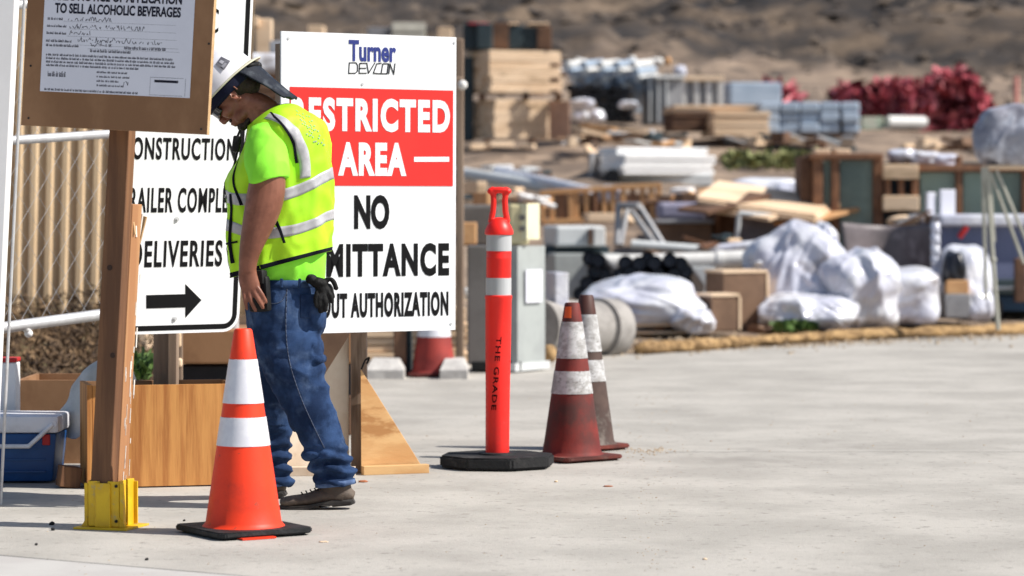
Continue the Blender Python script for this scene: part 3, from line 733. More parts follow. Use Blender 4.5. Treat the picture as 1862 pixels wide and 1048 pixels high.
# green weeds near sign post
def weeds(name, label, px0, px1, pyb, hpx, Y, n, m, cat='weeds'):
    bm = B()
    for k in range(n):
        px = random.uniform(px0, px1); Yv = Y+random.uniform(-.6, .6); q = W(px, pyb, Yv); h = random.uniform(.2, 1)*hpx*Y/FPX
        lean = V(random.gauss(0, .3), random.gauss(0, .3), 1); t = q+lean*h; w_ = .012*Y/12
        sd_ = V(random.gauss(0, 1), random.gauss(0, 1), 0).normalized()*w_
        bm.faces.new([bm.verts.new(e) for e in (q-sd_, q+sd_, (q+t)/2+sd_*1.5, t)])
        if h > .3*hpx*Y/FPX:
            for _ in range(2):
                c_ = q+(t-q)*random.uniform(.3, 1); d1 = V(random.gauss(0, 1), random.gauss(0, 1), random.gauss(0, 1)).normalized()*w_*2.5; d2 = V(random.gauss(0, 1), random.gauss(0, 1), random.gauss(0, 1)).normalized()*w_*2
                bm.faces.new([bm.verts.new(e) for e in (c_-d1, c_+d2, c_+d1, c_-d2)])
    return tag(obj(name, bm, m), label, cat, kind='stuff')
weeds('weeds', 'patch of green weeds seen between timber post and sign posts', 240, 268, 690, 55, 14.2, 110, mLeaf)
# ---------------------------------------------------------------- the worker
YM = 10.97; PX = YM/FPX
def Mn(px, py, dy=0):
    """a point of the worker: picture-plane place at his distance, moved dy metres in depth"""
    return W(px, py, YM+dy)
def Mo(px, py, dy=0):
    p = W(px, py, YM); return V(p.x, YM+dy, p.z)
PER = thing('person', 'worker in a lime vest and white hard hat, head bowed, one hand at the hip', 'person', (Mn(520, 900).x, YM, 0))
def limb(bm, pts, sub=4, n=20, caps=True, mod=None):
    """pts: (px, py, dy, half width px, half depth m)"""
    P = catmull(pts, sub); C = [Mn(a, b, c) for a, b, c, _, _ in P]; rings = []
    for i, p in enumerate(P):
        d = (C[min(i+1, len(P)-1)]-C[max(i-1, 0)]).normalized()
        side = V(0, 1, 0).cross(d).normalized(); dep = d.cross(side).normalized()
        hw = p[3]*PX; hd = p[4]; ring = []
        for k in range(n):
            t = 2*math.pi*k/n; cx, sx = math.cos(t), math.sin(t)
            ring.append(bm.verts.new(C[i]+side*hw*cx+dep*hd*sx))
        rings.append(ring)
    for a, b in zip(rings, rings[1:]):
        for k in range(n): bm.faces.new((a[k], a[(k+1) % n], b[(k+1) % n], b[k]))
    if caps: bm.faces.new(rings[0][::-1]); bm.faces.new(rings[-1])
    return bm
TORSO = [(474, 214, 22, .060, .8), (488, 216, 38, .125, .7), (502, 232, 57, .185, .5), (510, 262, 77, .205, .33), (508, 310, 89, .185, .2), (509, 360, 90, .18, .18),
         (509, 410, 91, .175, .18), (511, 455, 89, .17, .22), (514, 480, 85, .165, .27)]
def torso_pos(t, phi, ex=0, rows=TORSO):
    """t in 0..1 from collar to hem, phi 0 = his back (right in the picture), 90 = far side, 270 = near side"""
    n = len(rows)-1; x = min(max(t, 0), 1)*n; i = min(int(x), n-1); f = x-i
    p = [rows[max(i-1, 0)], rows[i], rows[i+1], rows[min(i+2, n)]]
    a = [.5*((2*b)+(-a_+c)*f+(2*a_-5*b+4*c-d)*f*f+(-a_+3*b-3*c+d)*f**3) for a_, b, c, d in zip(*p)]
    cx, cy, hw, hd, sl = a; hw += ex/PX; hd += ex
    c = math.cos(phi); s_ = math.sin(phi); e = .85
    cc = math.copysign(abs(c)**e, c); ss = math.copysign(abs(s_)**e, s_)
    return Mo(cx+hw*cc, cy-sl*hw*cc, hd*ss)
# ---- body (one surface)
bm = B()
def tors(bm, rows, ex, n=40, m=30, t1=1):
    vs = [[bm.verts.new(torso_pos(t1*j/m, 2*math.pi*k/n, ex, rows)) for k in range(n)] for j in range(m+1)]
    for j in range(m):
        for k in range(n): bm.faces.new((vs[j][k], vs[j][(k+1) % n], vs[j+1][(k+1) % n], vs[j+1][k]))
    bm.faces.new(vs[0][::-1]); bm.faces.new(vs[-1])
BT = TORSO+[(518, 515, 72, .15, 0), (518, 560, 66, .155, 0)]
tors(bm, BT, -.035)
limb(bm, [(436, 196, 0, 24, .05), (458, 196, 0, 30, .056), (478, 206, 0, 32, .065), (496, 228, 0, 36, .08)])
# near arm (his left) and far arm
arm = [(488, 262, -.165, 26, .055), (487, 300, -.205, 30, .06), (486, 335, -.215, 33, .06), (480, 370, -.222, 33.5, .058), (470, 405, -.228, 29, .052), (459, 440, -.230, 22.5, .043), (452, 470, -.226, 17.5, .034), (450, 494, -.222, 15.5, .027)]
limb(bm, arm)
limb(bm, [(a+14, b-6, -c, d, e) for a, b, c, d, e in arm])
hand_p = [(450, 488, -.222, 15.5, .026), (451, 505, -.222, 17.5, .021), (455, 521, -.222, 18, .018), (458, 530, -.222, 16, .015)]
limb(bm, hand_p, 3)
limb(bm, [(a+16, b-6, -c, d, e) for a, b, c, d, e in hand_p], 3)
def finger(pts, r0, r1):
    P = catmull([(*p, ) for p in pts], 3); n = len(P)
    limb(bm, [(a, b, c, (r0+(r1-r0)*i/(n-1)), (r0+(r1-r0)*i/(n-1))*PX) for i, (a, b, c) in enumerate(P)], 1, 12)
    a, b, c = P[-1]; ell(bm, Mn(a, b, c), (r1*PX,)*3, None, 2)
for sg_, ox, oy in ((1, 0, 0), (-1, 16, -6)):
    D = lambda d: d*sg_
    finger([(465+ox, 519+oy, D(-.224)), (474+ox, 532+oy, D(-.231)), (481+ox, 544+oy, D(-.226)), (484+ox, 550+oy, D(-.218))], 4.6, 3.5)
    finger([(459+ox, 526+oy, D(-.226)), (467+ox, 541+oy, D(-.234)), (475+ox, 554+oy, D(-.228)), (478+ox, 560+oy, D(-.220))], 4.8, 3.6)
    finger([(451+ox, 528+oy, D(-.225)), (455+ox, 544+oy, D(-.233)), (461+ox, 558+oy, D(-.228)), (465+ox, 565+oy, D(-.220))], 4.6, 3.5)
    finger([(443+ox, 524+oy, D(-.222)), (444+ox, 540+oy, D(-.230)), (447+ox, 554+oy, D(-.226)), (449+ox, 562+oy, D(-.219))], 4.2, 3.2)
    finger([(460+ox, 504+oy, D(-.214)), (468+ox, 512+oy, D(-.198)), (474+ox, 524+oy, D(-.188)), (476+ox, 533+oy, D(-.182))], 5.6, 4.2)
# legs and feet inside the jeans and boots
NL = [(522, 540, -.075, 56, .085), (523, 600, -.08, 58, .092), (530, 650, -.09, 53, .092), (547, 700, -.10, 47, .085), (566, 750, -.11, 42, .078), (584, 795, -.12, 37, .070), (600, 835, -.125, 34, .066), (608, 868, -.13, 34, .064)]
FL = [(516, 540, .075, 56, .085), (508, 600, .09, 56, .092), (500, 660, .13, 52, .09), (495, 720, .18, 44, .082), (494, 780, .23, 37, .074), (495, 830, .26, 31, .066), (497, 868, .275, 29, .062)]
limb(bm, [(a, b, c, d-9, e-.018) for a, b, c, d, e in NL]+[(609, 890, -.13, 20, .04)])
limb(bm, [(a, b, c, d-9, e-.018) for a, b, c, d, e in FL]+[(498, 888, .275, 18, .04)])
limb(bm, [(628, 900, -.13, 8, .03), (590, 900, -.13, 13, .035), (545, 912, -.13, 8, .038), (522, 917, -.13, 5, .03)])
limb(bm, [(512, 892, .275, 8, .03), (478, 890, .275, 13, .035), (432, 898, .275, 8, .038), (400, 902, .275, 5, .03)])
# head
E = Mn(426, 172); hp = R(55); Fh = V(-math.cos(hp), 0, -math.sin(hp)); Uh = V(-math.sin(hp), 0, math.cos(hp)); Lh = V(0, -1, 0)
MH = Matrix((Fh, Lh, Uh)).transposed()
def H(x, y, z): return E+Fh*x+Lh*y+Uh*z
def he(x, y, z, rx, ry, rz, b=None, sub=3, rot=None): ell(b if b is not None else bm, H(x, y, z), (rx, ry, rz), MH @ rot if rot else MH, sub)
he(-.012, 0, .048, .098, .078, .088); he(.038, 0, .0, .055, .062, .075); he(.045, 0, -.055, .047, .052, .05)
he(.030, 0, -.075, .05, .054, .034); he(.076, 0, -.098, .020, .024, .017); he(.0, 0, -.05, .05, .055, .05)
he(.092, 0, .008, .016, .010, .030); he(.104, 0, -.018, .015, .012, .018); he(.106, 0, -.030, .014, .013, .010)
for s_ in (-1, 1):
    he(.098, s_*.013, -.033, .010, .008, .008); he(.066, s_*.040, -.018, .027, .024, .027)
    he(.082, s_*.03, .034, .014, .026, .009); he(.05, s_*.046, -.07, .03, .012, .02)
    # ear
    for k in range(14):
        t = R(-100+k*22); he(-.006+.019*math.cos(t)-.004*math.sin(t), s_*(.089-.004*math.cos(t)), -.002+.034*math.sin(t), .0062, .006, .0062, sub=1)
    he(-.003, s_*.075, 0, .012, .006, .024, sub=2); he(.004, s_*.079, -.026, .008, .005, .008, sub=2)
he(.094, 0, -.058, .010, .024, .0065); he(.090, 0, -.071, .011, .021, .008)
body = obj('body', bm, mSkin, PER, True)
remesh(body, .0048, 3)
# eyes, beard, hair
for s_ in (-1, 1):
    b_ = B(); he(.080, s_*.031, .012, .012, .012, .012, b_); obj('eye', b_, mat('eye_white', (.7, .68, .65), None, 4, .3), PER, True)
b_ = B(); he(.086, 0, -.047, .013, .030, .008, b_); he(.078, 0, -.094, .024, .027, .021, b_); he(.05, 0, -.103, .04, .045, .016, b_)
o = obj('beard', b_, mHair, PER, True); remesh(o, .004, 3, lambda c, n: .002*noise.noise(c*220))
b_ = B(); he(-.042, 0, .03, .073, .080, .082, b_); he(-.06, 0, -.02, .045, .06, .05, b_)
o = obj('hair', b_, mHair, PER, True); remesh(o, .005, 2, lambda c, n: .0025*noise.noise(c*180))
# safety glasses
b_ = B()
def gl(u, v):
    t = R(-62+124*u); return H(.045+.068*math.cos(t), .076*math.sin(t), .028-.042*v*(1-.25*abs(math.sin(t))))
grid(b_, gl, 24, 4); o = obj('safety_glasses', b_, mat('dark_lens', (.01, .01, .012), None, 4, .12, spec=.8), PER, True); so_ = o.modifiers.new('t', 'SOLIDIFY'); so_.thickness = .003
for s_ in (-1, 1):
    b_ = B(); tube(b_, H(.075, s_*.070, .022), H(-.01, s_*.084, .018), .003, 8); obj('temple', b_, mBlackP, o, True)
# ---- hard hat
hh = R(45); Fk = V(-math.cos(hh), 0, -math.sin(hh)); Uk = V(-math.sin(hh), 0, math.cos(hh)); MK = Matrix((Fk, V(0, -1, 0), Uk)).transposed(); KO = Mn(411, 156)
def K(x, y, z): return KO+Fk*x+V(0, -1, 0)*y+Uk*z
HAT = bpy.data.objects.new('hard_hat', None); COL.objects.link(HAT); HAT.parent = PER
bm = B()
def dome(u, v):
    t = 2*math.pi*u; a_ = math.pi/2*v; q = math.cos(a_)**.82; zt_ = math.sin(a_)**.95
    rr = 1+.02*math.cos(3*t)*0
    ridge = .006*math.exp(-(math.sin(t)*math.cos(a_)*.112/.02)**2)*(v > .15)
    return K(.136*q*math.cos(t), .110*q*math.sin(t), .128*zt_+ridge)
grid(bm, dome, 64, 24, True); bmesh.ops.remove_doubles(bm, verts=bm.verts, dist=.0005)
o = obj('shell', bm, mHat, HAT, True); sm_ = o.modifiers.new('t', 'SOLIDIFY'); sm_.thickness = .003; sm_.offset = 1
bm = B()
def brim(u, v):
    t = 2*math.pi*u; f = math.cos(t); ext = .006+.024*max(0, -f)**3+.003; r1 = 1
    a_ = .136*math.cos(t); b2_ = .110*math.sin(t); k = 1+v*ext/.13
    return K(a_*k, b2_*k, .002-.006*v-.012*v*max(0, -f)**3)
grid(bm, brim, 64, 4, True); o = obj('brim', bm, mHatCream, HAT, True); sm_ = o.modifiers.new('t', 'SOLIDIFY'); sm_.thickness = .0045; sm_.offset = 0
bm = B(); lathe(bm, K(-.002, 0, -.040), [(.094, -.002), (.101, .0), (.104, .014), (.108, .034), (.108, .042), (.100, .046)], 48, MK, 1.2, .93)
o = obj('suspension_band', bm, mNavy, HAT, True)
bm = B(); ell(bm, K(-.138, 0, -.032), (.018, .022, .018), MK); tube(bm, K(-.145, .03, -.03), K(-.115, .075, -.012), .008, 10); tube(bm, K(-.145, -.03, -.03), K(-.115, -.075, -.012), .008, 10)
obj('ratchet_knob', bm, mBlackP, HAT, True)
# emblem on the side of the hat: dark tilted square with lighter marks
def hatpt(px, py, lift):
    d = (Mn(px, py)-V(0, 0, CAMH)); o_ = V(0, 0, CAMH); dn = d.normalized()
    # intersect with ellipsoid in hat frame
    MI = MK.transposed(); p0 = MI @ (o_-KO); dd = MI @ dn; sc = V(.136+lift, .110+lift, .128+lift)
    p_ = V(p0.x/sc.x, p0.y/sc.y, p0.z/sc.z); q_ = V(dd.x/sc.x, dd.y/sc.y, dd.z/sc.z)
    A_ = q_.dot(q_); B_ = p_.dot(q_); C_ = p_.dot(p_)-1; t = (-B_-math.sqrt(max(0, B_*B_-A_*C_)))/A_
    return o_+dn*t
def patch(quad, m, name, parent, lift):
    b_ = B(); (ax, ay), (bx, by), (cx, cy), (dx, dy_) = quad
    def f(u, v): return hatpt((ax*(1-u)+bx*u)*(1-v)+(dx*(1-u)+cx*u)*v, (ay*(1-u)+by*u)*(1-v)+(dy_*(1-u)+cy*u)*v, lift)
    grid(b_, f, 6, 6); return obj(name, b_, m, parent, True)
patch([(402, 103), (419, 111), (407, 128), (392, 117)], mat('emblem_grey', (.10, .10, .12), (.16, .16, .18), 60, .5), 'emblem', HAT, .0105)
patch([(402, 109), (408, 112), (404, 117), (398, 113)], mat('emblem_pale', (.42, .42, .46), None, 9, .5), 'emblem_mark', HAT, .012)
patch([(409, 114), (413, 116), (406, 124), (402, 121)], mat('emblem_pale2', (.32, .32, .36), None, 9, .5), 'emblem_mark', HAT, .012)
# neck shade hanging from the back of the hat
bm = B()
def shade(u, v):
    ph = R(-60+120*u); c_ = math.cos(ph); s_ = math.sin(ph)
    st = K(-.139*c_-.004, .110*s_, -.004)
    en = Mn(498+42*c_, 176+4*c_, 0)+V(0, -.085*s_, 0)
    p_ = st.lerp(en, v); sag = math.sin(math.pi*v)
    p_ += V(0, 0, -.004*sag*c_+.006*sag*(1-c_)); p_ += V(0, 0, .004*noise.noise(p_*22)+.003*math.sin(s_*16+v*3)*v)
    return p_
grid(bm, shade, 40, 16); o = obj('neck_shade', bm, mShade, PER, True); sm_ = o.modifiers.new('t', 'SOLIDIFY'); sm_.thickness = .006; sm_.offset = 0
# ---- clothes
bm = B(); tors(bm, TORSO+[(518, 505, 78, .155, .05), (520, 522, 72, .152, 0)], -.012, 48, 44)
limb(bm, [(495, 246, -.12, 38, .07), (488, 268, -.165, 42, .075), (487, 300, -.200, 39, .075), (488, 322, -.215, 36.5, .073), (489, 329, -.217, 35.5, .071)], 4, 32)
limb(bm, [(509, 246, .12, 38, .07), (502, 268, .165, 42, .075), (500, 300, .200, 39, .075), (501, 322, .215, 36.5, .073)], 4, 32)
def fold(c, n):
    return .008*(.5-2*abs(noise.noise(V(c.x*8-c.z*4, c.y*8, c.z*6))))+.0035*noise.noise(V(c.x*14, c.y*14, c.z*7))+.0022*noise.noise(V(c.x*34, c.y*34, c.z*14))
tee = obj('t_shirt', bm, mShirt, PER, True); remesh(tee, .0055, 4, fold)
# vest
def vfold(p_, t):
    a_ = .014*min(1, t*2)*noise.noise(V(p_.x*5, p_.y*5, p_.z*4))+.028*(.3-abs(noise.noise(V(p_.x*8+p_.z*4, p_.y*7, p_.z*4-p_.x*3))))*min(1, t*3)+.016*(.3-abs(noise.noise(V(p_.x*17-p_.z*6, p_.y*12, p_.z*7+p_.x*6))))*min(1, t*3)+.004*noise.noise(V(p_.x*22+5, p_.y*22, p_.z*9))
    return a_
def vpos(t, phi, ex=0):
    p_ = torso_pos(t, phi, 0); q_ = torso_pos(t, phi, .01); n_ = (q_-p_).normalized()
    front = max(0, -math.cos(phi)); a_ = vfold(p_, t)+.010*t*front
    return p_+n_*(a_+ex)
bm = B()
nphi = 128; PHI = lambda k: math.pi+R(3)+(2*math.pi-R(6))*k/nphi   # opening at the chest
vs = [[bm.verts.new(vpos(j/80, PHI(k))) for k in range(nphi+1)] for j in range(81)]
for j in range(80):
    for k in range(nphi): bm.faces.new((vs[j][k], vs[j][k+1], vs[j+1][k+1], vs[j+1][k]))
vest = obj('safety_vest', bm, mVest, PER, True); sm_ = vest.modifiers.new('t', 'SOLIDIFY'); sm_.thickness = .003; sm_.offset = 1
def strip(path, wt, m, name, parent, ex=.0045, wmode='t', n=40):
    """path: function s -> (t, phi); wt: half width in t (or phi when wmode == 'p')"""
    b_ = B()
    def f(u, v):
        t, ph = path(u); k = (v-.5)*2*wt
        return vpos(t+k, ph, ex) if wmode == 't' else vpos(t, ph+k, ex)
    grid(b_, f, n, 4); o = obj(name, b_, m, parent, True); s2 = o.modifiers.new('t', 'SOLIDIFY'); s2.thickness = .0012; return o
# find t of a picture height on the silhouette: helper table
def t_at(py, phi):
    best = None
    for k in range(401):
        p_ = torso_pos(k/400, phi); z = CAMH; yy = 524-FPX*((p_-V(0, 0, CAMH)).dot(UPV))/((p_-V(0, 0, CAMH)).dot(FW))
        if best is None or abs(yy-py) < best[0]: best = (abs(yy-py), k/400)
    return best[1]
def tp(px, py):
    """(t, phi) of the near-side surface point seen at px, py"""
    best = None
    for j in range(0, 101):
        for k in range(0, 61):
            ph = R(180+3*k); p_ = torso_pos(j/100, ph); d = p_-V(0, 0, CAMH); dep = d.dot(FW)
            x = 931+FPX*d.x/dep; y = 524-FPX*d.dot(UPV)/dep; e = (x-px)**2+(y-py)**2
            if best is None or e < best[0]: best = (e, j/100, ph)
    return best[1], best[2]
def pathpx(pts):
    Q = [tp(*q) for q in pts]
    C = catmull(Q, 8)
    def f(u):
        x = u*(len(C)-1); i = min(int(x), len(C)-2); g_ = x-i; return C[i][0]*(1-g_)+C[i+1][0]*g_, C[i][1]*(1-g_)+C[i+1][1]*g_
    return f
def wrap(ta_side, ta_back):
    return lambda u: (ta_side+(ta_back-ta_side)*(math.cos(math.pi+u*2*math.pi)*-.5+.5)*0+(ta_side*(1-1)+0), 0)
def ring_band(tback, tfront, half, nm='reflective_stripe', m=None, a0=3, a1=357, bump=0):
    def f(u):
        ph = R(180+a0+(a1-a0)*u); k = (math.cos(ph)+1)/2; return tfront+(tback-tfront)*k+bump*math.sin(ph)**2, ph
    return strip(f, half, m or mTape, nm, vest, n=120)
tu = t_at(316, 0); ring_band(tu, tu+.015, .026, bump=.055)
tl = t_at(392, 0); ring_band(tl, t_at(402, math.pi), .025, bump=.065)
ring_band(.008, .012, .014, 'collar_trim', mTrim)
ring_band(.972, .975, .026, 'hem_trim', mTrim)
strip(pathpx([(482, 212), (500, 213), (524, 228), (541, 255), (550, 290), (553, 322)]), R(7.0), mTape, 'reflective_stripe', vest, .0052, 'p', 30)
for s_ in (1,):
    # same band over the far shoulder
    pf_ = pathpx([(482, 212), (500, 213), (524, 228), (541, 255), (549, 285), (551, 305)])
    strip(lambda u: (pf_(u)[0], 2*math.pi-pf_(u)[1]), R(7.5), mTape, 'reflective_stripe', vest, .006, 'p', 30)
strip(pathpx([(455, 222), (480, 208), (500, 214), (519, 235), (533, 268), (537, 298)]), R(1.6), mTrim, 'armhole_trim', vest, .006, 'p', 40)
strip(pathpx([(440, 262), (432, 300), (434, 340), (444, 372)]), R(1.8), mTrim, 'armhole_trim', vest, .006, 'p', 30)
# front opening, zip and pocket line
for e_ in (4, 356): strip(lambda u, e_=e_: (.04+.94*u, R(180+e_)), R(1.3), mTrim, 'front_edge', vest, .005, 'p', 50)
strip(pathpx([(427, 352), (427, 400), (427, 440), (430, 478)]), R(2.4), mTrim, 'zip', vest, .006, 'p', 24)
strip(pathpx([(414, 441), (424, 441), (436, 441)]), .0045, mTrim, 'pocket_trim', vest, .006, 't', 10)
strip(pathpx([(505, 402), (510, 420), (516, 441)]), R(1.2), mTrim, 'pocket_trim', vest, .006, 'p', 14)
strip(pathpx([(472, 205), (490, 196), (500, 192)]), .010, mTrim, 'collar_trim', vest, .004, 't', 12)
# small printed lettering on the shoulder blade
b_ = B(); random.seed(3)
for r_ in range(7):
    for c_ in range(9):
        if random.random() < .35: continue
        px = 535+r_*4.6+c_*3.2+random.random(); py = 200+r_*9+c_*1.6
        if px > 575+r_*2: continue
        t, ph = tp(px, py)
        ps_ = [vpos(t+a_, ph+b2_, .0062) for a_, b2_ in ((-.003, -.02), (-.003, .02), (.003, .02), (.003, -.02))]
        b_.faces.new([b_.verts.new(q_) for q_ in ps_])
o = obj('back_print', b_, mat('print_grey', (.30, .31, .28), None, 4, .7), vest); o['kind'] = 'stuff'
# radio microphone clipped to the chest
b_ = B(); box(b_, Mn(430, 262, -.05), (.03, .035, .062), basis(0, R(8)), .006); 
for q0, q1 in (((432, 275), (426, 300)), ((426, 300), (418, 318)), ((432, 248), (437, 236))): tube(b_, Mn(*q0, -.05), Mn(*q1, -.06), .0045, 8)
obj('radio_microphone', b_, mBlackP, PER, True, auto=40)
# ---- jeans
bm = B()
limb(bm, [(519, 509, 0, 70, .150), (519, 530, 0, 71, .158), (518, 565, 0, 70, .168), (517, 600, .005, 66, .165), (515, 622, .01, 58, .15)], 4, 36)
limb(bm, NL+[(610, 881, -.13, 36, .066)], 4, 32)
limb(bm, FL+[(497, 882, .275, 30, .064)], 4, 32)
ell(bm, Mn(597, 823, -.125), (.086, .075, .020), basis(0, R(18))); ell(bm, Mn(604, 846, -.13), (.080, .074, .016), basis(0, R(14))); ell(bm, Mn(574, 822, -.13), (.040, .07, .016), basis(0, R(-6)))
ell(bm, Mn(499, 826, .26), (.070, .07, .018)); ell(bm, Mn(498, 850, .27), (.066, .068, .015)); ell(bm, Mn(575, 655, -.09), (.030, .07, .012), basis(0, R(-12)))
ell(bm, Mn(574, 572, -.05), (.040, .11, .085)); ell(bm, Mn(572, 632, -.08), (.024, .07, .05))
def jf(c, n):
    py = 375+(CAMH-c.z)/PX; k = .8+1.6*max(0, min(1, (py-790)/40)); kn = 1+1.2*math.exp(-((py-655)/30)**2)
    a_ = .0075*k*noise.noise(V(c.x*9, c.y*9, c.z*(13 if py > 780 else 9)+c.x*6))
    a_ += .015*kn*(.5-abs(noise.noise(V(c.x*10+c.z*5, c.y*7, c.z*13-c.x*6))))*(1 if py > 600 else .5)
    kk = max(0, min(1, (py-800)/25)); a_ += .010*kk*math.sin(c.z*2*math.pi/.052+3.2*noise.noise(V(c.x*11, c.y*9, c.z*4))+c.x*14)
    a_ += .0022*noise.noise(V(c.x*40, c.y*40, c.z*55 if py > 790 else c.z*25))
    return a_
je = obj('jeans', bm, mDenim, PER, True); remesh(je, .0055, 2, jf)
# hem, side seam, pocket, belt loops
for (cx, cy, dy, hw, hd) in ((610, 879, -.13, 36.5, .068), (497, 880, .275, 31, .066)):
    b_ = B(); limb(b_, [(cx-1, cy-5, dy, hw, hd), (cx, cy+4, dy, hw+.5, hd+.001)], 1, 32, False)
    o = obj('hem', b_, mDenimHem, je, True); s2 = o.modifiers.new('t', 'SOLIDIFY'); s2.thickness = .004
b_ = B(); limb(b_, [(519, 508, 0, 71.5, .153), (519, 521, 0, 72.5, .160)], 2, 48, False); o = obj('waistband', b_, mDenim, je, True); s2 = o.modifiers.new('t', 'SOLIDIFY'); s2.thickness = .004
for px in (486, 512, 545):
    b_ = B(); k = (px-519)/72; box(b_, Mn(px, 515, -.165*math.sqrt(1-k*k)-.004), (.011, .006, .034), None, .002); obj('belt_loop', b_, mDenim, je)
b_ = B(); box(b_, Mn(563, 557, -.142), (.075, .010, .09), basis(R(24)), .004); obj('back_pocket', b_, mDenim, je, True, auto=40)
def polyline_seam(pts, r, m, name):
    bvh_t = None
    from mathutils.bvhtree import BVHTree
    me_ = je.data; off = wloc(je); bv = BVHTree.FromPolygons([v.co+off for v in me_.vertices], [tuple(p_.vertices) for p_ in me_.polygons])
    b_ = B(); prev = None
    for (px, py) in catmull(pts, 8):
        o_ = V(0, 0, CAMH); d = (Mn(px, py)-o_).normalized(); h_ = bv.ray_cast(o_, d)
        if h_[0] is None: prev = None; continue
        q_ = h_[0]-d*.001
        if prev is not None and (prev-q_).length < .05: tube(b_, prev, q_, r, 6)
        prev = q_
    return obj(name, b_, m, je, True)
mStitch = mat('stitching', (.07, .09, .14), None, 5, .9)
polyline_seam([(522, 525), (520, 600), (527, 660), (546, 720), (568, 770), (590, 815)], .0018, mStitch, 'side_seam')
polyline_seam([(476, 540), (492, 552), (512, 548), (522, 530)], .0014, mStitch, 'pocket_seam')
# ---- pouch, gloves, boots
b_ = B(); box(b_, Mn(472, 535, -.176), (.088, .036, .135), basis(R(-28), R(-4)), .012); box(b_, Mn(466, 505, -.180), (.080, .040, .055), basis(R(-28), R(-4)), .008)
obj('belt_pouch', b_, mBlackP, PER, True, auto=40)
GL = Mn(585, 505, -.13)
bm = B()
def gfin(pts, r): 
    P = catmull(pts, 4); limb(bm, [(a, b, c, r, r*PX) for a, b, c in P], 1, 12); a, b, c = P[-1]; ell(bm, Mn(a, b, c), (r*PX,)*3, None, 2)
ell(bm, Mn(566, 508, -.15), (.022, .026, .020)); ell(bm, Mn(580, 515, -.15), (.038, .03, .022), basis(0, R(10))); ell(bm, Mn(588, 530, -.15), (.030, .026, .040), basis(0, R(-15)))
gfin([(590, 512, -.15), (601, 508, -.155), (608, 516, -.155), (611, 524, -.15)], 4.6)
gfin([(592, 525, -.16), (600, 535, -.165), (603, 548, -.16)], 4.8); gfin([(588, 535, -.165), (592, 550, -.17), (592, 563, -.165)], 5)
gfin([(582, 535, -.165), (582, 552, -.17), (583, 566, -.165)], 5); gfin([(597, 518, -.14), (602, 528, -.13), (604, 540, -.125)], 4.8); gfin([(577, 530, -.165), (574, 546, -.17), (576, 556, -.17)], 4.4)
o = obj('work_gloves', bm, mGlove, origin=GL, smooth=True); remesh(o, .004, 2, lambda c, n: .002*noise.noise(c*60))
tag(o, "pair of black work gloves hanging from the worker's back pocket", 'gloves')
def boot(ax, ay, dy, gy, name='boot', heel=0, yaw=0):
    """ax, ay ankle in px; toes point left; gy ground px at this depth"""
    T_ = bpy.data.objects.new('boot', None); COL.objects.link(T_); T_.parent = PER
    b_ = B()
    limb(b_, [(ax-1, ay-14, dy, 26, .046), (ax-1, ay+2, dy, 27, .047), (ax-2, ay+18, dy, 30, .047), (ax-4, gy-12-heel, dy, 30, .046)], 3, 24)
    limb(b_, [(ax+32, gy-16-heel, dy, 8, .028), (ax+20, gy-18-heel, dy, 14, .040), (ax-12, gy-21-heel*.7, dy, 17, .044), (ax-45, gy-17-heel*.2, dy, 12.5, .047), (ax-75, gy-14, dy, 11, .050), (ax-93, gy-13, dy, 9.5, .044), (ax-102, gy-11.5, dy, 6, .028)], 4, 24)
    o = obj('upper', b_, mBoot, T_, True); remesh(o, .005, 4, lambda c, n: .0018*noise.noise(V(c.x*30, c.y*30, c.z*50)))
    b_ = B()
    outl = [(34, -4), (30, -12), (-8, -13), (-50, -8), (-80, -6.5), (-100, -7.5), (-105, -5), (-101, -1.5), (-84, 0), (-52, 0), (-30, -2), (-14, -6.5), (-10, -6.5), (-6, -1.0), (26, -1)]
    pts = [Mn(ax+x, gy+y-heel*max(0, min(1, (x+60)/90)), dy)-V(0, .052, 0) for x, y in outl]
    wv = []
    prism(b_, pts, (0, .104, 0)); bmesh.ops.bevel(b_, geom=[e for e in b_.edges if abs((e.verts[0].co-e.verts[1].co).y) < .01], offset=.008, segments=2, affect='EDGES')
    for v_ in b_.verts:
        k = (Mn(ax, 0).x-v_.co.x)/PX
        if k > 70: v_.co.y = YM+dy+(v_.co.y-YM-dy)*(1-.5*((k-70)/36)**2)
        if k < -10: v_.co.y = YM+dy+(v_.co.y-YM-dy)*(1-.35*((-k-10)/24)**2)
    obj('sole', b_, mSole, T_, True, auto=35)
    for i in range(5):
        b2 = B(); px = ax-30-8*i; tube(b2, Mn(px, gy-33-heel*.5+i*2.4, dy-.030), Mn(px-2, gy-36-heel*.5+i*2.4, dy+.02), .0028, 6); obj('lace', b2, mBlackP, T_)
    for i in range(0): pass
    return T_
def gpx(dy):
    Yv = YM+dy; a_ = math.atan(CAMH/Yv); return 524+FPX*math.tan(a_-PITCH)
boot(612, 876, -.13, gpx(-.13), heel=7)
boot(488, 864, .275, gpx(.275), heel=2)
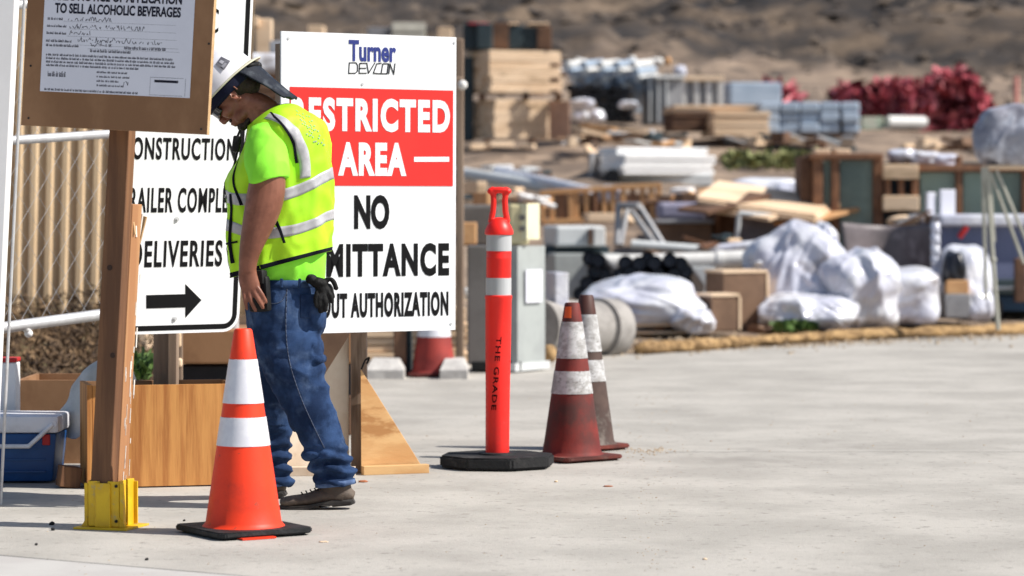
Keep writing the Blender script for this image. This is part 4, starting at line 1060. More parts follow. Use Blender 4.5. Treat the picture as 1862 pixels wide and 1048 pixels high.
# ================================================================ storage yard behind
random.seed(11)
mLum = mat('lumber', (.82, .62, .43), (.68, .49, .32), 3, .8, stretch=(.15, 1, 1), c3=(.40, .28, .17), s3=5, lo3=.58, hi3=.7)
mLumD = mat('lumber_dark', (.16, .085, .05), (.10, .055, .035), 4, .85)
mWrapW = mat('wrap_white', (.72, .73, .77), (.54, .55, .64), 2.4, .18, .5, 7, spec=.7, c3=(.34, .31, .31), s3=2.2, lo3=.56, hi3=.70, bdist=.03, detail=4)
mWrapB = mat('wrap_bluish', (.42, .50, .60), (.34, .42, .52), 3, .4, stretch=(.6, 1, 2), spec=.5)
mPipeB = mat('pipe_black', (.006, .007, .012), (.012, .013, .02), 4, .35)
mPipeW = mat('pipe_white', (.74, .73, .70), (.66, .65, .62), 3, .5)
mSteel = mat('steel_grey', (.33, .33, .34), (.26, .26, .27), 4, .5, metal=.2)
mSteelL = mat('steel_pale', (.60, .62, .62), (.54, .56, .56), 4, .5)
mCabD = mat('cabinet_dark', (.15, .14, .13), (.12, .11, .10), 4, .5)
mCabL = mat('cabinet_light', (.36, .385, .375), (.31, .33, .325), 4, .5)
mCreamShade = mat('cream_shaded', (.62, .56, .34), (.52, .46, .27), 4, .5)  # olive tone paints in the shaded left side of the cream box
mCreamLit = mat('cream_lit', (.76, .73, .50), None, 4, .5)  # brighter cream paints in its sunlit right side
mPink = mat('pink_plastic', (.55, .12, .15), (.28, .03, .045), 2.0, .8, spec=.2, c3=(.07, .010, .015), s3=2.2, lo3=.5, hi3=.62)
mPinkL = mat('pink_plastic_pale', (.62, .22, .24), (.5, .12, .14), 3, .8, spec=.2)
mPinkD = mat('maroon_plastic', (.12, .015, .022), (.05, .008, .012), 3, .8, spec=.2)
mConcP = mat('concrete_pipe', (.34, .32, .30), (.24, .225, .21), 6, .9, .3, 40, stretch=(.3, 1, 1))
mStraw = mat('straw', (.42, .27, .125), (.21, .13, .06), 9, .95, .8, 60, c3=(.30, .18, .07), s3=8, lo3=.58, hi3=.68)
mFrame = mat('frame_wood', (.25, .12, .06), (.18, .085, .045), 6, .7)
mFrameL = mat('frame_tan', (.62, .36, .17), (.54, .29, .13), 6, .7)
mGlass = mat('pane_glass', (.13, .19, .17), (.24, .33, .28), 1.4, .15, spec=.7)
mBox = mat('chipboard_brown', (.20, .12, .075), (.16, .095, .06), 6, .8)
mLav = mat('cloth_lavender', (.34, .33, .42), (.28, .27, .36), 4, .8)
mTarpG = mat('tarp_grey', (.17, .145, .15), (.10, .085, .088), 2, .5, c3=(.22, .19, .20), s3=3)
mTrailer = mat('trailer_blue', (.13, .15, .25), (.10, .12, .21), 2, .6, stretch=(3, 1, .3))
mTeal = mat('dark_teal', (.03, .05, .06), None, 4, .6)
mGreyLt = mat('stand_metal', (.48, .47, .40), (.40, .39, .33), 6, .45, metal=.3)
def fc(x0, y0, x1, y1, Y, dep, yaw=0):
    a_ = W(x0, y1, Y); b_ = W(x1, y0, Y); wd = b_.x-a_.x; h = b_.z-a_.z; yr = R(yaw)
    wd = max(.01, (wd-dep*abs(math.sin(yr)))/math.cos(yr)); M3 = Matrix.Rotation(yr, 3, 'Z')
    c = V((a_.x+b_.x)/2, Y+dep/2, (a_.z+b_.z)/2); return c, (wd, dep, h), M3
def fbox(x0, y0, x1, y1, Y, dep, m, name, parent=None, yaw=0, bev=.01, **k):
    c, s, M3 = fc(x0, y0, x1, y1, Y, dep, yaw); bm = B(); box(bm, c, s, M3, bev)
    return obj(name, bm, m, parent, origin=(c-V(0, 0, s[2]/2)) if parent is None else None, **k)
def tbox(x0, y0, x1, y1, Y, dep, m, name, label, cat, **k):
    g_ = k.pop('group', None); o = fbox(x0, y0, x1, y1, Y, dep, m, name, **k); return tag(o, label, cat, g_)
def root(name, label, cat, px, py, Y, group=None): return thing(name, label, cat, W(px, py, Y), group)
def stack(T, x0, y0, x1, y1, Y, dep, n, m, yaw=0, name='plank', cols=1):
    """layered boards, all alike pieces share one mesh"""
    c, s, M3 = fc(x0, y0, x1, y1, Y, dep, yaw); th = s[2]/n; cw = s[1]/cols
    bm = B(); box(bm, V(0, 0, 0), (s[0], cw*.96, th*.86), M3, .004); me = bpy.data.meshes.new(name); bm.to_mesh(me); bm.free(); me.materials.append(m)
    off = wloc(T)
    for i in range(n):
        for j in range(cols):
            o = bpy.data.objects.new(name, me); COL.objects.link(o); o.parent = T
            o.location = c+M3 @ V(random.uniform(-.02, .02)*s[0], (j-(cols-1)/2)*cw+random.uniform(-.015, .015), -s[2]/2+th*(i+.5))-off
def rod(T, p0, p1, r, m, name, n=12, **k):
    bm = B(); tube(bm, p0, p1, r, n); return obj(name, bm, m, T, True, auto=50, **k)
import numpy as np
def crumple(c, r, m, name, label, cat, seed=0, amp=.16, p=3.2, M3=None, sub=5, fl=.35, parent=None):
    bm = B(); bmesh.ops.create_icosphere(bm, subdivisions=sub, radius=1); bm.verts.ensure_lookup_table()
    co = np.array([v_.co[:] for v_ in bm.verts]); rs = np.random.RandomState(seed+1)
    d_ = co/np.linalg.norm(co, axis=1)[:, None]; q = (np.abs(d_)**p).sum(1)**(-1/p); d2 = d_*q[:, None]
    s_ = V(seed*3.1, seed*1.7, seed); n_ = np.array([noise.noise(V(*x)*1.25+s_) for x in d2])*amp*1.3
    for cnt, am, wd, ext in ((16, .55, .22, 1.1), (34, .34, .12, .75), (60, .20, .07, .5)):
        for _ in range(cnt if sub > 4 else cnt//2):
            o_ = rs.normal(size=3); o_ /= np.linalg.norm(o_); nn = rs.normal(size=3); nn -= o_*nn.dot(o_)*.9; nn[2] *= .55; nn /= np.linalg.norm(nn)
            ds = np.abs((d2-o_).dot(nn)+.10*np.sin(3*d2[:, (0 if abs(nn[0]) < .6 else 2)]+rs.rand()*6)); far = np.linalg.norm(d2-o_, axis=1)
            n_ += am*amp*rs.uniform(-.5, 1)*np.clip(1-ds/wd, 0, 1)*np.clip(1.3-far/ext, 0, 1)
    skirt = np.clip(-d2[:, 2]-.35, 0, 1); ang = np.arctan2(d2[:, 1], d2[:, 0]); n_ += skirt*amp*.7*np.abs(np.sin(ang*7+seed+2*n_/max(amp, .01)))
    d2 = d2*(1+n_)[:, None]; d2[:, 2] = np.maximum(d2[:, 2], -.93)
    d2 *= np.array(r)
    for v_, x in zip(bm.verts, d2): v_.co = ((M3 @ V(*x)) if M3 else V(*x))+Vector(c)
    if parent is not None: return obj(name, bm, m, parent, True, auto=fl*100)
    o = obj(name, bm, m, origin=Vector(c)-V(0, 0, r[2]*.9), smooth=True, auto=fl*100); return tag(o, label, cat)
def cr(x0, y0, x1, y1, Y, dep, m, name, label, cat, **k):
    a_ = W(x0, y1, Y); b_ = W(x1, y0, Y); return crumple(V((a_.x+b_.x)/2, Y+dep/2, (a_.z+b_.z)/2), ((b_.x-a_.x)/2*.93, dep/2, (b_.z-a_.z)/2*.97), m, name, label, cat, **k)

# ---- lumber bundles, top left of the yard
T = root('lumber_bundle', 'lower bundle of pale lumber, resting on the dirt behind the restricted sign', 'lumber bundle', 945, 255, 47, 'lumber bundles')
stack(T, 858, 181, 1030, 252, 46.5, 1.0, 7, mLum, 22, cols=3)
fbox(1000, 183, 1036, 250, 46.2, .5, mat('lumber_rose', (.55, .34, .24), (.45, .27, .19), 5, .8), 'end_board', T, 40)
for px in (880, 960): fbox(px, 252, px+14, 260, 46.3, 1.1, mLumD, 'bearer', T)
T = root('lumber_bundle', 'upper bundle of pale lumber stacked on another bundle, left of the silver pipes', 'lumber bundle', 945, 173, 47, 'lumber bundles')
stack(T, 850, 92, 1022, 169, 46.5, 1.0, 8, mLum, 22, cols=3)
for py in (120, 145, 168):
    fbox(1000, py-4, 1017, py+3, 46.25, .2, mLumD, 'sticker', T)
for px in (870, 950, 1010): fbox(px, 170, px+12, 180, 46.4, 1.1, mLumD, 'bearer', T)
tbox(836, 104, 860, 256, 46.9, .9, mTeal, 'dark_end_block', 'dark upright block at the left ends of the lumber bundles', 'tarp')  # plain dark box covering the left ends of both bundles
T = root('crate_row', 'row of dark crates on top of the upper lumber bundle', 'crates', 920, 90, 46.9)
for i, px in enumerate((842, 868, 897, 925, 952, 977)): fbox(px, 44+random.uniform(-4, 6), px+random.uniform(25, 30), 89, 46.6+random.uniform(0, .3), .6, mLumD if i % 3 == 2 else mTeal, 'crate', T)
for i, px in enumerate((850, 905, 960)): fbox(px, 41, px+38, 45, 46.7, .5, (mPink, mLum, mLum)[i], 'plank', T)
T = root('board_offcuts', 'loose pale offcuts lying on the dirt below the lumber bundles', 'offcuts', 890, 268, 44)
for (a_, b_, c_, d_) in ((848, 262, 892, 272), (885, 258, 935, 267), (945, 262, 975, 270)): fbox(a_, b_, c_, d_, 44, .2, mLum, 'board', T, random.uniform(-25, 25))
# things seen above and between the signs
T = root('timber_gatepost', 'pale timber post with a crosspiece seen between the two white signs', 'post', 480, 110, 30)
fbox(466, 34, 494, 516, 30, .16, mLum, 'upright', T); fbox(440, 30, 470, 48, 29.9, .1, mLum, 'crosspiece', T)
T = root('timber_stack', 'brown timber stack under a white tarp between the two white signs', 'timber stack', 500, 330, 26)
stack(T, 400, 135, 590, 300, 26, 1.0, 11, mat('timber_brown', (.30, .17, .10), (.22, .12, .07), 5, .8), 6)
fbox(395, 96, 590, 134, 25.9, 1.1, mWrapW, 'white_tarp', T, 6, .05)
fbox(490, 74, 600, 96, 27, .6, mSteel, 'grey_box', T)
fbox(400, 300, 590, 330, 26.1, .9, mLumD, 'base_frame', T)
for px in (402, 490, 572): fbox(px, 330, px+16, 602, 26.1, .8, mLumD, 'leg', T)
for i, (a_, b_, c_) in enumerate(((560, 588, 46), (796, 822, 50))): tbox(a_, c_, b_, 238, 52, .6, mLum, 'tan_crate', ('small tan crate top showing above the left half of the restricted sign', 'small tan crate top showing at the right corner of the restricted sign')[i], 'crate')
T = root('pale_pallet_load', 'pale grey block of goods showing above the restricted sign', 'pallet load', 735, 140, 54)
stack(T, 704, 40, 774, 232, 54, 1.2, 10, mat('goods_pale', (.60, .58, .50), (.52, .50, .43), 5, .8), 5, 'goods_layer')
tbox(668, 50, 706, 232, 54.5, 1, mSteel, 'grey_box', 'grey box left of the pale block of goods above the sign', 'box')
# ---- silver and black pipes, centre top
T = root('silver_pipe_stack', 'stack of silver foil-wrapped ducts behind the upper black pipes', 'duct stack', 1095, 190, 51)
for i in range(5):
    for j in range(5):
        x = 1030+i*30+j*5; y = 112+j*13
        rod(T, W(x, y+6, 50.5+.1*j), W(x+34, y+2, 53.5), .065, mWrapB if (i+j) % 2 else mPipeW, 'duct')
fbox(1110, 140, 1166, 205, 51.5, .8, mWrapB, 'wrapped_bundle', T, 10)
def pipes(T, pts, Y, r, L, m, dx=.15, name='pipe', dz=.02):
    bm = B(); tube(bm, V(0, 0, 0), V(dx, L, dz*L), r, 16, cap=False); tube(bm, V(0, .01, 0), V(dx, L, dz*L), r*.8, 16)
    me = bpy.data.meshes.new(name); bmesh.ops.recalc_face_normals(bm, faces=bm.faces); bm.to_mesh(me); bm.free(); me.materials.append(m)
    off = wloc(T)
    for px, py in pts:
        o = bpy.data.objects.new(name, me); COL.objects.link(o); o.parent = T; o.location = W(px, py, Y+random.uniform(-.05, .05))-off
T = root('black_pipe_pile', 'far pile of black pipes right of the pale lumber bundles', 'pipe pile', 1095, 226, 49, 'piles of black pipes')
pipes(T, [(1036+13*i, 160+(i % 3)*3) for i in range(9)]+[(1042+13*i, 174+(i % 2)*3) for i in range(8)]+[(1090+13*i, 190) for i in range(5)]+[(1100+13*i, 203) for i in range(4)]+[(1104+13*i, 216) for i in range(4)]+[(1040, 219), (1052, 221)], 48.6, .07, 2.0, mPipeB)
for i, (a_, b_, c_, d_) in enumerate(((1036, 178, 1082, 196), (1038, 200, 1072, 224), (1072, 199, 1102, 223))):
    cr(a_, b_, c_, d_, 47.9, .5, mWrapW, 'white_sack', ('white sack leaning on the far black pipes, topmost', 'white sack under the far black pipes, beside the lumber', 'white sack under the far black pipes, rightmost of three')[i], 'sack', seed=i+5, sub=3)
cr(1124, 182, 1164, 198, 48, .5, mWrapW, 'white_sack', 'small white sack lying right of the far black pipes', 'sack', seed=9, sub=3)
for i, (a_, b_, c_, d_) in enumerate(((1142, 101, 1158, 114), (1183, 104, 1208, 120), (1208, 103, 1222, 118), (1225, 118, 1250, 140), (1086, 140, 1102, 152))):
    cr(a_, b_, c_, d_, 56-i*.5, .5, (mPipeW, mPipeW, mFrameL, mWrapW, mWrapW)[i], 'white_bucket' if i != 2 else 'tan_bucket', ('white bucket behind the silver ducts, leftmost', 'white bucket beside a tan one', 'tan bucket between two white ones at the foot of the hill', 'large white bucket right of the tan bucket', 'white bucket standing among the silver ducts')[i], 'bucket', seed=i, amp=.03, sub=3)
T = root('grey_steel_bin', 'grey ribbed steel bin right of the far black pipes', 'bin', 1203, 228, 50)
fbox(1170, 140, 1242, 226, 50, 1.0, mSteel, 'bin_body', T, 12)
for px in (1180, 1195, 1210): fbox(px, 143, px+4, 224, 49.93, .1, mSteelL, 'rib', T)
fbox(1165, 137, 1246, 143, 49.9, 1.1, mSteelL, 'rim', T, 12)
T = root('slatted_crate', 'pale slatted crate behind the long plank stack', 'crate', 1275, 190, 54)
fbox(1238, 146, 1314, 196, 54.1, 1, mSteel, 'crate_wall', T, 5)
for px in (1238, 1262, 1284, 1306): fbox(px, 143, px+9, 198, 54, .1, mPipeW, 'slat', T)
fbox(1236, 139, 1316, 147, 53.95, .15, mLum, 'top_rail', T)
tbox(1314, 150, 1422, 192, 55, 1.0, mWrapB, 'blue_wrapped_box', 'long pale blue wrapped box behind the planks', 'box', yaw=8, bev=.03)
# ---- long plank stack and blue block stack
T = root('plank_stack', 'long stack of pale planks with a dark left end, in the middle of the yard', 'plank stack', 1300, 262, 47)
stack(T, 1212, 191, 1395, 204, 47.5, 1.4, 2, mLum, 5, cols=3)
stack(T, 1285, 203, 1400, 247, 46.8, 1.4, 5, mLum, 5, cols=2)
stack(T, 1212, 205, 1292, 238, 47.4, 1.2, 4, mLumD, 5, cols=2)
T = root('fallen_planks', 'pale planks slid down in front of the far black pipes', 'planks', 1130, 250, 45.5)
for k, (ax, ay, bx, by) in enumerate(((1040, 232, 1180, 240), (1100, 234, 1230, 262), (1120, 242, 1245, 268), (1060, 228, 1120, 236), (1065, 244, 1085, 285))):
    p0, p1 = W(ax, ay, 45.5-.1*k), W(bx, by, 45.3-.1*k); bm = B(); d = p1-p0; M3 = d.to_track_quat('X', 'Z').to_matrix(); box(bm, (p0+p1)/2, (d.length, .3, .05), M3, .004); obj('plank', bm, mLum if k != 3 else mFrameL, T)
T = root('wrapped_block_stack', 'long low stack of pale blue wrapped blocks at the end of the planks', 'block stack', 1475, 245, 47)
for r_ in range(3):
    for c_ in range(5):
        fbox(1382+36.5*c_+(3*r_ if c_ == 4 else 0), 186+19*r_, 1382+36.5*(c_+1)-1, 186+19*(r_+1)-1, 47+random.uniform(-.04, .04), 1.1, mWrapB, 'block', T, 0, .03)
fbox(1400, 243, 1560, 249, 47.1, 1, mLumD, 'pallet', T)
random.seed(90); bm = B()
for k in range(2600):
    y = random.uniform(62, 128); x = random.uniform(-.2, .2)*y; x += 0; r_ = random.choice((.08, .12, .18, .3, .45))*random.uniform(.6, 1.2)*(1 if y > 84 else .4); z = terr(x, y)
    vs_ = [bm.verts.new(V(x, y, z)+V(math.cos(a_)*r_*random.uniform(.7, 1.6), math.sin(a_)*r_, -.05)) for a_ in (0, 1.3, 2.6, 3.9, 5.1)]; t_ = bm.verts.new(V(x+random.uniform(-.5, .5)*r_, y, z+r_*random.uniform(.35, .8)))
    for i in range(5): bm.faces.new((vs_[i], vs_[(i+1) % 5], t_))
mClod = mat('clod', (.13, .10, .076), (.035, .028, .025), .6, .95)
tag(obj('dirt_clods', bm, mClod), 'rough dark clods of earth strewn over the cut hillside', 'clods', kind='stuff')
# ---- red plastic heaps
def heap(name, label, cat, px0, py0, px1, py1, Y, n, m, seed):
    random.seed(seed); T = root(name, label, cat, (px0+px1)/2, py1, Y)
    bm = B()
    for k in range(n):
        u_ = random.random(); v_ = random.random(); px = px0+(px1-px0)*(.5+(u_-.5)*(1-.45*v_)); py = py1-(py1-py0)*v_*(1-1.6*(u_-.5)**2)
        c = W(px, py, Y+random.uniform(-.6, .6)); L = random.uniform(.12, .42); w_ = random.uniform(.04, .12)
        d1 = V(random.gauss(0, 1), random.gauss(0, .6), random.gauss(0, .7)).normalized()*L; d2 = d1.cross(V(random.gauss(0, 1), random.gauss(0, 1), random.gauss(0, 1))).normalized()*w_; n_ = d1.cross(d2).normalized()*.05
        f_ = [c-d1-d2, c-d1*.3+d2+n_, c+d1+d2*.4, c+d1*.5-d2-n_]
        bm.faces.new([bm.verts.new(q_) for q_ in f_])
        bm.faces.new([bm.verts.new(q_+n_*.4) for q_ in (f_[0], f_[1], f_[1]+n_*2+d1*.3, f_[0]+n_*2)])
    o = obj('crumpled_sheets', bm, m, T); o['kind'] = 'stuff'; o.data.materials.append(mPinkL); o.data.materials.append(mPinkD)
    for f_ in o.data.polygons: f_.material_index = random.choice((0, 0, 1, 1, 2))
    a_ = W(px0, py1, Y+.3); b_ = W(px1, py0, Y+.3)
    crumple(V((a_.x+b_.x)/2, Y+.3, a_.z+(b_.z-a_.z)*.35), ((b_.x-a_.x)*.44, .55, (b_.z-a_.z)*.36), m, 'core', '', '', seed=seed, sub=4, parent=T)
    return T
heap('red_plastic_heap', 'largest heap of crumpled pinkish red plastic, in front of the hill', 'heap', 1640, 138, 1812, 235, 55, 900, mPink, 21)
heap('red_plastic_heap', 'middle heap of crumpled dark red plastic, left of the largest', 'heap', 1570, 156, 1690, 214, 56, 520, mPink, 22)
heap('red_plastic_heap', 'small heap of crumpled dark red plastic above the end of the wrapped blocks', 'heap', 1518, 160, 1590, 196, 57, 200, mPink, 23)
heap('red_plastic_heap', 'tiny far heap of crumpled red plastic behind the wrapped blocks', 'heap', 1366, 165, 1446, 192, 57, 160, mPink, 24)
random.seed(5)
T = root('white_roll', 'white plastic roll lying in front of the red heaps', 'roll', 1645, 236, 52)
rod(T, W(1614, 223, 52), W(1680, 224, 52.2), .12, mPipeW, 'roll_sheet', 16)
rod(T, W(1680, 224, 52.2), W(1686, 224, 52.2), .09, mPipeW, 'core', 12)
tbox(1568, 213, 1606, 236, 52, .4, mat('pale_green', (.45, .58, .42), (.62, .62, .5), 5, .6), 'pale_green_box', 'small pale green box beside the white plastic roll', 'box')
cr(1712, 18, 1760, 41, 112, 1.2, mWrapW, 'white_bag', 'white bag lying high on the hill at the right', 'bag', seed=31, sub=3)
cr(1328, -4, 1368, 17, 118, 1.2, mWrapW, 'white_bag', 'white bag at the top edge of the hill, left of the other', 'bag', seed=32, sub=3)
rod(None, W(1848, 140, 58), W(1848, 190, 58), .05, mat('pink_marker', (.7, .3, .25), None, 4, .7), 'marker_stake', origin=W(1848, 190, 58)); tag(bpy.context.scene.objects['marker_stake'], 'thin pink marker stake right of the red heaps', 'stake')
# ---- white panel stack
T = root('white_panel_stack', 'long stack of white siding panels with a dark left end, centre of the yard', 'panel stack', 1190, 345, 41)
stack(T, 1085, 268, 1290, 282, 41.4, .7, 2, mWhiteP, 24, 'panel'); stack(T, 1092, 282, 1302, 318, 41, .8, 4, mWhiteP, 24, 'panel')
fbox(1070, 277, 1112, 328, 41.3, 1.2, mSteel, 'end_frame', T, -14)
fbox(1112, 318, 1296, 338, 41.2, 1.5, mSteelL, 'lower_panel', T, 4)
rod(T, W(1112, 322, 40.9), W(1113, 322, 42), .11, mPipeB, 'drum_end', 14)
rod(None, W(800, 309, 39), W(1062, 352, 37), .085, mSteelL, 'long_grey_pipe', origin=W(930, 330, 38)); tag(S.objects['long_grey_pipe'], 'long grey pipe sloping down behind the delineator post handle', 'pipe')
rod(None, W(905, 312, 38.5), W(1075, 350, 36.6), .075, mWrapW, 'long_white_pipe', origin=W(990, 330, 38)); tag(S.objects['long_white_pipe'], 'white pipe lying along the long grey one', 'pipe')
cr(1085, 338, 1135, 372, 35, .5, mWrapW, 'white_bag', 'white bag hanging over the tan slatted frame', 'bag', seed=33, sub=3)
# ---- tan slatted frames
T = root('slatted_lattice', 'tan timber frame with upright slats leaning behind the cream box', 'frame', 1090, 408, 35)
def bar(T, ax, ay, bx, by, Y, w_, m, name):
    p0, p1 = W(ax, ay, Y), W(bx, by, Y); d = p1-p0; bm = B(); M3 = d.to_track_quat('X', 'Y').to_matrix(); box(bm, (p0+p1)/2, (d.length, .06, w_), M3 if abs(d.x) > abs(d.z) else M3, .004); return obj(name, bm, m, T)
bar(T, 982, 351, 1202, 336, 35, .07, mFrameL, 'rail'); bar(T, 985, 404, 1200, 396, 35, .07, mFrameL, 'rail')
for k, px in enumerate((985, 1003, 1021, 1037, 1047, 1066, 1082, 1098, 1114, 1132, 1150, 1168, 1184, 1198)):
    bar(T, px, 352-(px-985)*.07, px+2, 404-(px-985)*.04, 35.02, .045 if k % 3 else .08, mFrameL if k % 4 != 2 else mFrame, 'slat')
fbox(984, 352, 1200, 402, 35.35, .4, mLumD, 'crate_back', T)
tbox(1062, 388, 1124, 404, 33.2, .5, mLum, 'tan_board', 'pale board lying below the tan slatted frame', 'board', yaw=5)
# ---- appliances and dark bins behind the delineator
T = root('white_appliance', 'white metal cabinet lying on its side above the black pipes', 'cabinet', 1045, 450, 29)
fbox(988, 411, 1100, 449, 29, .7, mSteelL, 'cabinet_body', T, 10, .03); fbox(1070, 416, 1076, 447, 28.93, .1, mLumD, 'strap', T); fbox(1078, 414, 1101, 447, 28.95, .1, mPipeW, 'door', T, 4, .01)
tbox(985, 449, 1108, 470, 29.1, .8, mTeal, 'dark_pallet', 'dark pallet under the white metal cabinet', 'pallet')
tbox(985, 462, 1130, 545, 28.6, .9, mCabL, 'pale_chest', 'pale grey chest below the white metal cabinet, left of the black pipes', 'chest', yaw=8)
tbox(836, 372, 905, 448, 24, .8, mCabD, 'dark_bin', 'dark grey bin behind the left side of the delineator handle', 'bin', bev=.03)
tbox(838, 330, 885, 352, 30, .8, mLum, 'tan_box', 'pale tan board just right of the restricted sign edge', 'board', yaw=12)
tbox(858, 350, 898, 378, 26, .5, mFrameL, 'orange_brown_box', 'orange-brown carton on the dark bin', 'carton', yaw=15)
tbox(838, 405, 866, 445, 23.5, .4, mFrameL, 'brown_carton', 'brown carton squeezed between the sign and the dark bin', 'carton')
# ---- grey cabinet and cream box
q = G(945, 678); T = thing('utility_cabinet', 'tall utility cabinet, shade painted on its left side, light on its right, behind the delineator', 'cabinet', q)
yC = q.y; cy = R(52)
def cabp(x0, y0, x1, y1, dep, m, name, Yo=0, yaw=0, **k): return fbox(x0, y0, x1, y1, yC+Yo, dep, m, name, T, yaw, .008, **k)
fbox(850, 447, 945, 664, yC, .42, mCabD, 'shade_toned_housing', T, 0, .012)  # darker colour paints in the shade on the cabinet's left face
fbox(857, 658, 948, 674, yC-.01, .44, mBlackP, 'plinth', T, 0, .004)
a_ = W(945, 664, yC-.0); 
def quadbox(px0, px1, py0, py1, Ya, Yb, th, m, name):
    p_ = [W(px0, py1, Ya), W(px1, py1, Yb), W(px1, py0, Yb), W(px0, py0, Ya)]; zb = p_[0].z; zt_ = p_[2].z; p_[0].z = p_[1].z = zb; p_[2].z = p_[3].z = zt_
    d = (p_[1]-p_[0]); n_ = V(-d.y, d.x, 0).normalized()*th; bm = B(); prism(bm, p_, n_); return obj(name, bm, m, T)
quadbox(941, 991, 447, 664, yC-.03, yC+.30, .25, mCabL, 'sun_toned_housing')  # paler colour paints in the sunlight on the right face
quadbox(937, 1000, 656, 676, yC-.06, yC+.33, .28, mSteelL, 'base_tray')
quadbox(957, 986, 490, 551, yC+.035, yC+.225, .01, mPaper, 'paper_label')
bm = B(); hk = [(966, 462), (967, 480), (974, 492), (984, 492), (990, 480), (990, 462)]
for (ax, ay), (bx, by) in zip(hk, hk[1:]): tube(bm, W(ax, ay, yC-.0+(ax-941)*.0066), W(bx, by, yC+(bx-941)*.0066), .010, 8)
obj('handle', bm, mBlackP, T)
T = thing('cream_equipment_box', 'rounded cream box with a painted-in shaded side standing on top of the utility cabinet', 'equipment box', W(950, 446, yC+.1))
fbox(925, 372, 962, 446, yC+.02, .30, mCreamShade, 'side_panel', T, 0, .02)
quadbox(958, 981, 370, 436, yC+.0, yC+.16, .22, mCreamLit, 'front_panel')
for py in (392, 412): fbox(944, py, 956, py+9, yC+.008, .02, mCabD, 'vent', T, 0, .002)
tbox(992, 496, 1034, 610, 21.6, .3, mWrapW, 'white_wrapped_board', 'white wrapped board standing right of the utility cabinet', 'board', yaw=14)
# concrete pipe
T = root('concrete_pipe', 'big grey concrete pipe lying behind the two old cones', 'pipe', 1060, 650, 21.8)
rod(T, W(980, 596, 21.6), W(1092, 597, 22.1), .21, mConcP, 'barrel', 40); rod(T, W(1085, 597, 22.05), W(1112, 598, 22.2), .235, mConcP, 'bell_end', 40)
for i, (a_, b_, c_, d_, lab) in enumerate(((985, 628, 1014, 662, 'small straw-coloured sandbag between the cabinet and the old red cone'), (905, 632, 925, 655, 'small tan sandbag at the foot of the dark cabinet'))):
    cr(a_, b_, c_, d_, 20.6, .25, mStraw, 'sandbag', lab, 'sandbag', seed=40+i, amp=.08, sub=3, p=2.4)
# ---- near black pipes
T = root('black_pipe_pile', 'near pile of thick black pipes showing their round ends', 'pipe pile', 1155, 560, 27.2, 'piles of black pipes')
pipes(T, [(1072, 470), (1088, 474), (1082, 494), (1098, 500), (1068, 516), (1056, 535), (1092, 522), (1112, 512), (1128, 500), (1146, 497), (1137, 478), (1162, 480), (1178, 472), (1190, 478), (1155, 512), (1176, 505), (1196, 498), (1218, 474), (1237, 480), (1246, 494), (1226, 500), (1245, 512), (1210, 516), (1188, 524), (1230, 526), (1120, 528), (1250, 528)], 26.6, .072, 1.3, mPipeB, .2, dz=-.14)
T = root('white_pipe', 'long thick white pipe lying above the near black pipes', 'pipe', 1260, 490, 28.8)
rod(T, W(1075, 480, 28.6), W(1304, 475, 28.6), .088, mPipeW, 'pipe_length', 20); rod(T, W(1303, 474, 28.6), W(1316, 474, 28.6), .10, mPipeW, 'coupling', 20); rod(T, W(1314, 473, 28.6), W(1425, 468, 28.6), .088, mPipeW, 'pipe_length', 20)
rod(None, W(1148, 444, 29.4), W(1290, 455, 29.4), .045, mSteelL, 'grey_pipe', origin=W(1220, 450, 29.4)); tag(S.objects['grey_pipe'], 'thin grey pipe lying over the long white pipe', 'pipe')
rod(None, W(1290, 455, 29.3), W(1398, 443, 29.3), .05, mWrapW, 'pale_tube', origin=W(1340, 450, 29.3)); tag(S.objects['pale_tube'], 'short pale tube end to end with the thin grey pipe', 'tube')
tbox(1300, 462, 1330, 476, 28.7, .2, mLum, 'wood_spacer', 'small tan wood spacer on the long white pipe', 'spacer')
tbox(1240, 486, 1300, 560, 28.5, .6, mSteelL, 'pale_crate', 'pale crate behind the brown chipboard box', 'crate')
T = root('folded_steel_stand', 'grey folded steel stand leaning above the white pipe', 'stand', 1180, 445, 30)
for (ax, ay, bx, by) in ((1125, 372, 1122, 446), (1160, 372, 1205, 444), (1148, 384, 1190, 444), (1125, 374, 1162, 374), (1140, 380, 1128, 446)): rod(T, W(ax, ay, 30), W(bx, by, 29.8), .035, mSteel, 'leg', 8)
cr(1120, 382, 1155, 412, 30.6, .4, mLum, 'tan_sack', 'tan sack behind the folded steel stand', 'sack', seed=50, sub=3)
